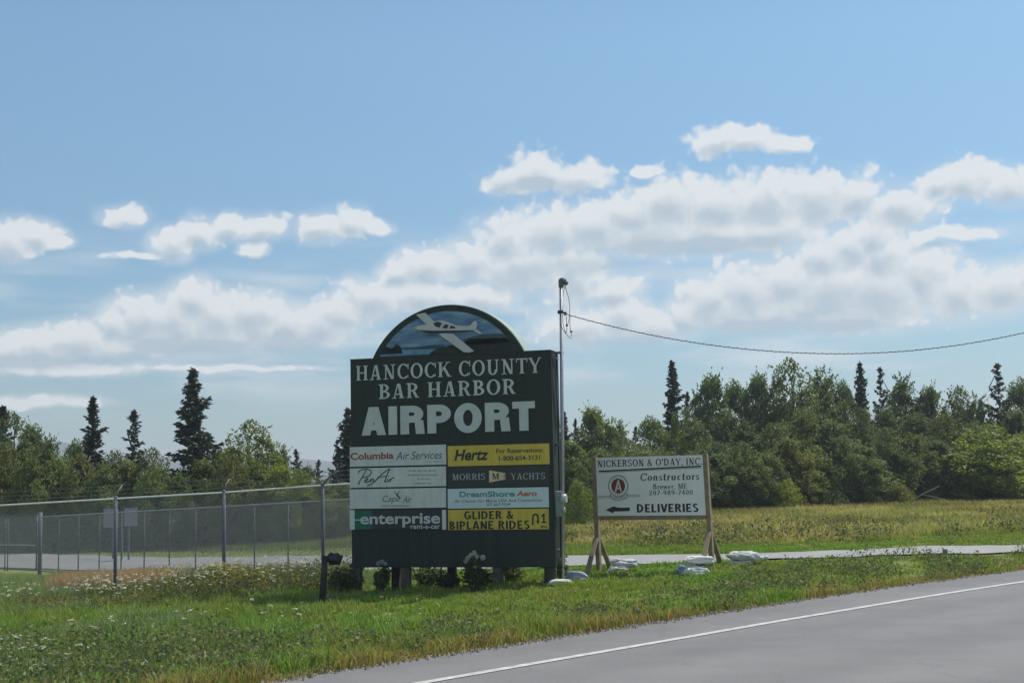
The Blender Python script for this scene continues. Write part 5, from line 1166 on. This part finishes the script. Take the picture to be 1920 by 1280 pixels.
def verge():
    def keep(x, y, R):
        rd = road_dist(x, y); return (rd > 0.02 + 0.10*R.rand(len(x))) & (driveway_mask(x, y) < -0.15) & ((rd < 26)) & (R.rand(len(x)) < 1.25 - rd/28)
    x, y, R = scatter(480000, 9.5, 40, 1, keep)
    rd = road_dist(x, y); n1 = fbm(x*0.8, y*0.8, 61); n2 = fbm(x*0.3, y*0.3, 62)
    lft = sstep(-1.5, -5.5, x - 0.0*y)
    h = 0.055 + 0.07*n1 + 0.10*lft*n2 + 0.05*R.rand(len(x)); h *= 1 - 0.42*sstep(17, 22, y)*(1-lft*0.5); n3 = fbm(x*3.3, y*3.3, 66, 3); h *= (0.75 + 0.5*R.rand(len(x)))*(0.35 + 1.35*sstep(0.30, 0.68, n3)); along = fbm(x*0.55, y*0.55, 67); edge = sstep(1.3, 0.2, rd); h += 0.13*edge*n1*sstep(0.35, 0.65, n3)*sstep(0.32, 0.6, along)*1.5
    h *= 1 - 0.35*sstep(4.5, 6.5, x)*sstep(24.5, 26.0, y)
    col = ground_col(x, y)*1.0; bl = np.array((0.190, 0.268, 0.052)); br = np.array((0.160, 0.282, 0.050)); c = mix(np.tile(bl, (len(x), 1)), np.tile(br, (len(x), 1)), sstep(0.4, 0.6, n2)); c = mix(c, np.tile((0.25, 0.255, 0.080), (len(x), 1)), sstep(0.45, 0.72, fbm(x*1.9, y*1.9, 64))*0.7)
    c = mix(c, np.tile((0.30, 0.225, 0.105), (len(x), 1)), np.clip(sstep(0.60, 0.10, rd + (n1-0.5)*1.2 + (along-0.5)*1.8) * 0.9, 0, 1) * (R.rand(len(x)) < 0.75))
    c = mix(c, np.tile((0.17, 0.24, 0.11), (len(x), 1)), lft*sstep(0.45, 0.65, n1)*0.8)
    c *= (0.66 + 0.60*R.rand(len(x)))[:, None] * (0.80 + 0.40*n3)[:, None]
    blades('grass', x, y, R, h, 0.009 + 0.006*R.rand(len(x)) + y*0.00022, c, 0.9, label='mown green verge grass between the road and the signs')
verge()
def meadow():
    def keep(x, y, R):
        o = np.argsort(DRV_F[:, 0]); b = y - np.interp(x, DRV_F[o, 0], DRV_F[o, 1]); return (b > 0.2) & (R.rand(len(x)) < 0.45 + 0.55*sstep(2, 5, b))
    x, y, R = scatter(150000, 30, 76, 3, keep)
    o = np.argsort(DRV_F[:, 0]); b = y - np.interp(x, DRV_F[o, 0], DRV_F[o, 1]); n1 = fbm(x*0.35, y*0.35, 71); n2 = fbm(x*0.9, y*0.9, 72)
    tall = sstep(2.5, 5.5, b + (n2-0.5)*2); h = 0.06 + tall*(0.09 + 0.17*n1*n2*1.6)*(0.6 + 0.8*R.rand(len(x)))
    c = ground_col(x, y)*1.15; c = mix(c, np.tile((0.36, 0.29, 0.17), (len(x), 1)), tall*(R.rand(len(x)) < 0.30)*sstep(-5, 3, x)*0.8); c = mix(c, np.tile((0.12, 0.14, 0.05), (len(x), 1)), tall*sstep(0.56, 0.68, n2)*0.75)
    c = mix(c, np.tile((0.19, 0.14, 0.075), (len(x), 1)), tall*sstep(0.52, 0.66, fbm(x*0.22+3, y*0.30, 75))*0.8)
    c *= (0.72 + 0.56*R.rand(len(x)))[:, None] * (0.72 + 0.55*fbm(x*0.5, y*0.7, 77))[:, None]
    blades('meadow_grass', x, y, R, h, 0.02 + 0.02*R.rand(len(x)), c, 0.8, label='olive and tan meadow grass beyond the driveway', cat='meadow')
meadow()
def straw():
    R = np.random.RandomState(5); n = 16000; x = -12.0 + 6.0*R.rand(n); y = 34.3 - 0.32*(x+9) + R.normal(size=n)*0.55
    k = driveway_mask(x, y) < 0.1; x, y = x[k], y[k]; f = sstep(-12.4, -11.2, x)*sstep(-8.2, -9.8, x); k = R.rand(len(x)) < f; x, y = x[k], y[k]; n = len(x)
    c = np.array((0.42, 0.29, 0.16))*(0.7+0.6*R.rand(n))[:, None]; blades('dead_grass', x, y, R, 0.25+0.25*R.rand(n), 0.014+0.01*R.rand(n), c, 0.6, label='strip of tall straw-coloured dead grass along the lower fence', cat='dead grass')
straw()
def leafy_weeds(name, x, y, R, h, col, label, per=16, leaf=0.05, spread=0.10, cat='weeds'):
    n = len(x); z = gz(x, y); hh = np.repeat(h, per); i = np.repeat(np.arange(n), per); t = R.rand(n*per)**0.8
    ln = R.normal(size=(n, 2))*0.22; sp = spread*(0.5+0.5*np.repeat(h/h.mean(), per))*(1.15-0.6*t)
    P = np.stack([x[i] + ln[i, 0]*hh*t + R.normal(size=n*per)*sp, y[i] + ln[i, 1]*hh*t + R.normal(size=n*per)*sp, z[i] + hh*t], 1)
    V = rquads(P, leaf*(0.6+0.8*R.rand(n*per)), 0.5, R, 0.35); c = col[i]*(0.65+0.7*R.rand(n*per))[:, None]
    # stems as thin blades
    ns = n; a = R.rand(ns)*np.pi; d = np.stack([np.cos(a), np.sin(a), a*0], 1)*0.004; b = np.stack([x, y, z], 1); tp = b + np.stack([ln[:, 0]*h, ln[:, 1]*h, h], 1)
    SV = np.stack([b-d, b+d, tp+d*0.5, tp-d*0.5], 1).reshape(-1, 3)
    o = obj(name, quads_mesh(name, np.concatenate([V, SV]), np.concatenate([c, col*0.8])), GRASSM); tag(o, label, cat, kind='stuff'); return o
def weeds():
    def keep(x, y, R):
        rd = road_dist(x, y); n = fbm(x*0.9, y*0.9, 81)
        a = sstep(2.3, 0.5, np.abs(rd-1.1))*sstep(0.42, 0.60, n)*0.95; l = sstep(-1.0, -4.5, x)*sstep(21, 17, y)*sstep(0.40, 0.58, n)
        dk = np.exp(-((x+5.0)/1.6)**2 - ((y-15.0)/1.2)**2)*1.2; rt_ = sstep(8.0, 9.5, x)*sstep(24.5, 26.5, y)*sstep(28, 27, y)*0.12
        return (rd > 0.22) & (R.rand(len(x)) < np.maximum(np.maximum(a, l), np.maximum(dk, rt_))) & (driveway_mask(x, y) < -0.2)
    x, y, R = scatter(15000, 9.5, 30, 9, keep); n = len(x); rd = road_dist(x, y)
    h = (0.14 + 0.24*R.rand(n))*(0.8+0.6*sstep(-2, -5, x)); c = np.where(R.rand(n, 1) < 0.5, (0.095, 0.14, 0.060), (0.165, 0.20, 0.085)); c = np.where((R.rand(n, 1) < 0.07), (0.22, 0.17, 0.10), c)
    leafy_weeds('roadside_weeds', x, y, R, h, c, 'leafy dark green weeds along the road edge and lower left verge', per=20, leaf=0.055)
    # rank growth at the foot of the fence
    R = np.random.RandomState(19); n = 2600; px = 40 + 620*R.rand(n); Y = 27.2 + 3.4*R.rand(n)**0.8; x = (px-960)/FPX*Y; k = (R.rand(n) < 0.5 + 0.5*sstep(150, 330, px)); x, Y, px = x[k], Y[k], px[k]; n = len(x)
    h = (0.20 + 0.34*R.rand(n)**1.5)*(0.55 + 0.6*sstep(150, 560, px)); c = np.where(R.rand(n, 1) < 0.5, (0.12, 0.155, 0.055), (0.19, 0.20, 0.10)); c = np.where(R.rand(n, 1) < 0.12, (0.32, 0.27, 0.05), c)
    leafy_weeds('fence_weeds', x, Y, R, h, c, 'tall weeds growing along the foot of the chain link fence', 22, 0.055, 0.13)
    # dark plants dotted through the meadow edge
    R = np.random.RandomState(23); n = 1100; x = 1.0 + 30*R.rand(n); o = np.argsort(DRV_F[:, 0]); f = np.interp(x, DRV_F[o, 0], DRV_F[o, 1]); y = f + 3.2 + 9*R.rand(n)**1.6; k = (np.abs(x) < 0.42*y) & (R.rand(n) < sstep(0.42, 0.62, fbm(x*0.6, y*0.45, 91))); x, y = x[k], y[k]; n = len(x)
    c = np.where(R.rand(n, 1) < 0.55, (0.09, 0.12, 0.055), (0.22, 0.225, 0.08)); leafy_weeds('meadow_weeds', x, y, R, 0.25 + 0.40*R.rand(n), c, 'dark weed clumps dotted along the near side of the meadow', 22, 0.09, 0.22)
weeds()
def umbels(name, x, y, R, h, size, label, col=(0.60, 0.62, 0.53)):
    """flat-topped white flower heads on thin stems"""
    n = len(x); z = gz(x, y); per = 12; i = np.repeat(np.arange(n), per); a = R.rand(n*per)*2*np.pi; r = np.sqrt(R.rand(n*per))
    ln = R.normal(size=(n, 2))*0.18; tl = R.normal(size=(n, 2))*0.25; s = size[i]
    dx = np.cos(a)*r*s*0.5; dy = np.sin(a)*r*s*0.5
    P = np.stack([x[i]+ln[i, 0]*h[i]+dx, y[i]+ln[i, 1]*h[i]+dy, z[i]+h[i]+dx*tl[i, 0]+dy*tl[i, 1]+s*0.10*(1-r*r)], 1)
    q = s*0.34; V = np.zeros((n*per, 4, 3)); b = R.rand(n*per)*np.pi
    for k in range(4): V[:, k] = P; V[:, k, 0] += np.cos(b+k*np.pi/2)*q*0.6; V[:, k, 1] += np.sin(b+k*np.pi/2)*q*0.6; V[:, k, 2] += R.normal(size=n*per)*q*0.22
    c = np.array(col)*(0.8+0.3*R.rand(n*per))[:, None]; a = R.rand(n)*np.pi; d = np.stack([np.cos(a), np.sin(a), a*0], 1)*0.004; bb = np.stack([x, y, z], 1); tp = bb+np.stack([ln[:, 0]*h, ln[:, 1]*h, h], 1)
    SV = np.stack([bb-d, bb+d, tp+d*0.6, tp-d*0.6], 1).reshape(-1, 3)
    o = obj(name, quads_mesh(name, np.concatenate([V.reshape(-1, 3), SV]), np.concatenate([c, np.tile((0.09, 0.12, 0.05), (n, 1))])), FLOWERM); tag(o, label, 'wildflowers', kind='stuff'); return o
def flowers():
    R = np.random.RandomState(29); n = 480; px = 20 + 640*R.rand(n); Y = 26.6 + 4.4*R.rand(n); k = R.rand(n) < np.where(px < 150, 0.3, np.where(px < 430, 1.0, 0.75)); px, Y = px[k], Y[k]; x = (px-960)/FPX*Y; n = len(x)
    umbels('white_wildflowers', x, Y, R, 0.35+0.40*R.rand(n)*(0.5+0.5*sstep(120, 400, px)), 0.05+0.05*R.rand(n), 'flat-topped white wildflowers crowded along the chain link fence')
    R = np.random.RandomState(31); n = 60; px = 560*R.rand(n)**1.6; Y = 15.0 + 7*R.rand(n); x = (px-960)/FPX*Y; k = road_dist(x, Y) > 1; x, Y = x[k], Y[k]; n = len(x)
    umbels('scattered_wildflowers', x, Y, R, 0.22+0.25*R.rand(n), 0.05+0.05*R.rand(n), 'scattered white wildflower heads in the lower left grass')
    R = np.random.RandomState(37); n = 260; px = np.concatenate([425+R.normal(size=150)*32, 300+330*R.rand(110)]); Y = 27.6+2.0*R.rand(n); x = (px-960)/FPX*Y
    umbels('yellow_wildflowers', x, Y, R, 0.35+0.35*R.rand(n), 0.05+0.04*R.rand(n), 'yellow wildflowers among the weeds at the fence', (0.42, 0.34, 0.03))
    def keep(x, y, R): return (road_dist(x, y) > 1.5) & (driveway_mask(x, y) < -0.5)
    x, y, R = scatter(420, 16, 27, 43, keep); n = len(x); c = R.rand(n) < 0.4
    umbels('small_white_blossoms', x[c], y[c], R, 0.08+0.08*R.rand(c.sum()), 0.03+0.015*R.rand(c.sum()), 'tiny white clover blossoms dotted over the verge grass')
    umbels('small_yellow_blossoms', x[~c], y[~c], R, 0.08+0.08*R.rand((~c).sum()), 0.025+0.012*R.rand((~c).sum()), 'tiny yellow blossoms dotted over the verge grass', (0.5, 0.40, 0.03))
flowers()
def bush(px, base, Y, w, h, seed, label, col, blooms=None, bc=(0.55, 0.58, 0.55), nleaf=900, cat='shrub', name='flowering_shrub'):
    c = at_depth(px, base, Y); g = gz1(c.x, Y); o = thing(name, label, cat, (c.x, Y, g)); R = np.random.RandomState(seed)
    d = R.normal(size=(nleaf, 3)); d /= np.linalg.norm(d, axis=1)[:, None]; rr = (0.30+0.70*R.rand(nleaf)**0.5)*(0.35+1.05*vnoise(d[:, 0]*2.6+seed*7, d[:, 1]*2.6+d[:, 2]*3.1, seed))
    P = d*rr[:, None]*np.array((w/2, w/2.4, h/2)) + np.array((0, 0, h*0.52)); sp = R.rand(nleaf) < 0.22; an = np.floor(R.rand(nleaf)*9); P[sp, 0] = (np.cos(an*0.7+seed)*w*0.36*(0.4+0.6*R.rand(nleaf)))[sp]; P[sp, 1] = (np.sin(an*0.7+seed)*w*0.3*R.rand(nleaf))[sp]; P[sp, 2] = ((0.55+0.065*an)*h*(0.4+0.75*R.rand(nleaf)))[sp]; P[:, 2] = np.maximum(P[:, 2], 0.02)
    cc = np.array(col)*1.5*(0.55+0.9*R.rand(nleaf))[:, None]; me = quads_mesh('foliage', rquads(P, 0.05+0.05*R.rand(nleaf), 0.6, R, 0.2, d), cc); obj('foliage', me, GRASSM, o)
    m = MB()
    for i in range(6): a = i*1.05; m.tube([(0.03*math.cos(a), 0.03*math.sin(a), -0.03), (w*0.15*math.cos(a), w*0.13*math.sin(a), h*0.4), (w*0.3*math.cos(a), w*0.25*math.sin(a), h*0.75)], 0.01, 5)
    m.build('stem', BARK, o)
    for (bx, by, r) in (blooms or ()):
        q = at_depth(bx, by, Y-0.12) - Vector((c.x, Y, g)); n = 130; dd = R.normal(size=(n, 3)); dd /= np.linalg.norm(dd, axis=1)[:, None]
        V = rquads(np.array(q) + dd*r*(0.8+0.3*R.rand(n, 1)), r*0.55*(0.7+0.5*R.rand(n)), 0.9, R, 0, dd); b_ = obj('bloom', quads_mesh('bloom', V, np.array(bc)*(0.8+0.3*R.rand(n))[:, None]), FLOWERM, o)
    return o
bush(888, 1104, 25.75, 0.46, 0.60, 1, 'dark shrub with big white flower heads in front of the sign', (0.045, 0.07, 0.028), ((877,1046,.042),(884,1040,.045),(889,1036,.045),(894,1043,.04),(905,1045,.05),(873,1052,.036),(891,1062,.03)), nleaf=1100)
bush(716, 1102, 26.6, 0.42, 0.50, 2, 'shrub with one pale bluish flower head under the sign', (0.055, 0.08, 0.032), ((710,1056,.042),(716,1053,.045),(722,1056,.04)), (0.36, 0.46, 0.46))
bush(806, 1096, 27.5, 0.80, 0.42, 3, 'dark leafy bush in the shade below the middle of the sign', (0.05, 0.072, 0.026), name='leafy_bush')
bush(842, 1100, 26.6, 0.55, 0.30, 4, 'low rounded dark plant between the sign legs', (0.03, 0.042, 0.022), name='leafy_bush')
bush(908, 1100, 26.9, 0.40, 0.28, 5, 'low dark plant behind the white flowering shrub', (0.03, 0.042, 0.022), name='leafy_bush')
bush(958, 1092, 27.0, 0.50, 0.48, 6, 'light grassy bush right of the paired sign legs', (0.10, 0.13, 0.05), name='leafy_bush')
bush(646, 1108, 27.2, 0.9, 0.55, 7, 'dark bushy weed left of the first sign leg', (0.05, 0.07, 0.03), name='leafy_bush')
bush(1054, 1074, 26.2, 0.30, 0.50, 8, 'thin dark weed growing at the foot of the pole', (0.05, 0.08, 0.03), nleaf=260, name='leafy_bush')
bush(1060, 1012, 41, 0.9, 0.45, 9, 'pale flowering weed clump across the driveway behind the pole', (0.13, 0.14, 0.07), name='leafy_bush')
def marker():
    c = at_depth(1769, 1042, 28.0); g = gz1(c.x, 28.0); t = thing('survey_stake', 'short stake with a blue-violet flag by the driveway on the right', 'stake', (c.x, 28.0, g)); zt = at_depth(1769, 1027, 28.0).z - g
    MB().box(-0.012, 0.012, -0.012, 0.012, -0.05, zt).build('stake', TIMBER, t); MB().box(0.013, 0.09, -0.004, 0.004, zt-0.10, zt-0.02).build('flag', mat('blue_violet_ribbon', (0.14, 0.14, 0.38), 0.6), t)
marker()

def gravel():
    R = np.random.RandomState(53); n = 4200; i = R.randint(0, len(EDGE)-1, n); t = R.rand(n, 1); p = EDGE[i]*(1-t) + EDGE[i+1]*t; p = p + R.normal(size=(n, 2))*np.array((0.07, 0.07)); k = (p[:, 1] > 10) & (p[:, 1] < 40); p = p[k]; n = len(p)
    s = 0.008 + 0.022*R.rand(n)**2; z = np.maximum(gz(p[:, 0], p[:, 1]), 0.0) + 0.004
    D = np.array([(1,0,0),(-1,0,0),(0,1,0),(0,-1,0),(0,0,1)]); V = np.concatenate([p, z[:, None]], 1)[:, None, :] + D[None]*(s[:, None, None]*(0.6+0.8*R.rand(n, 5, 1)))
    b = np.arange(n)*5; F = np.concatenate([np.stack([b+x, b+y, b+4], 1) for x, y in ((0, 2), (2, 1), (1, 3), (3, 0))]); c = np.tile(np.array((0.30, 0.27, 0.23))*(0.6+0.8*R.rand(n))[:, None], (4, 1))
    o = obj('gravel', np_mesh('gravel', V.reshape(-1, 3), [F], c), GRASSM); tag(o, 'loose grey gravel and crumbs along the edge of the road', 'gravel', kind='stuff')
gravel()
# ------------------------------------------------------------------ haze
def haze():
    m = bpy.data.materials.new('haze'); m.use_nodes = True; nt = m.node_tree; nt.nodes.remove(nt.nodes['Principled BSDF'])
    v = nt.nodes.new('ShaderNodeVolumePrincipled'); v.inputs['Color'].default_value = (0.86, 0.92, 1.0, 1); v.inputs['Density'].default_value = 0.0005; v.inputs['Anisotropy'].default_value = 0.2
    nt.links.new(v.outputs[0], nt.nodes['Material Output'].inputs['Volume'])
    o = MB().box(-7400, 7400, -6400, 7400, -20, 62).build('haze', m); tag(o, 'thin blue air between the signs and the far hills', 'haze', kind='stuff')
haze()
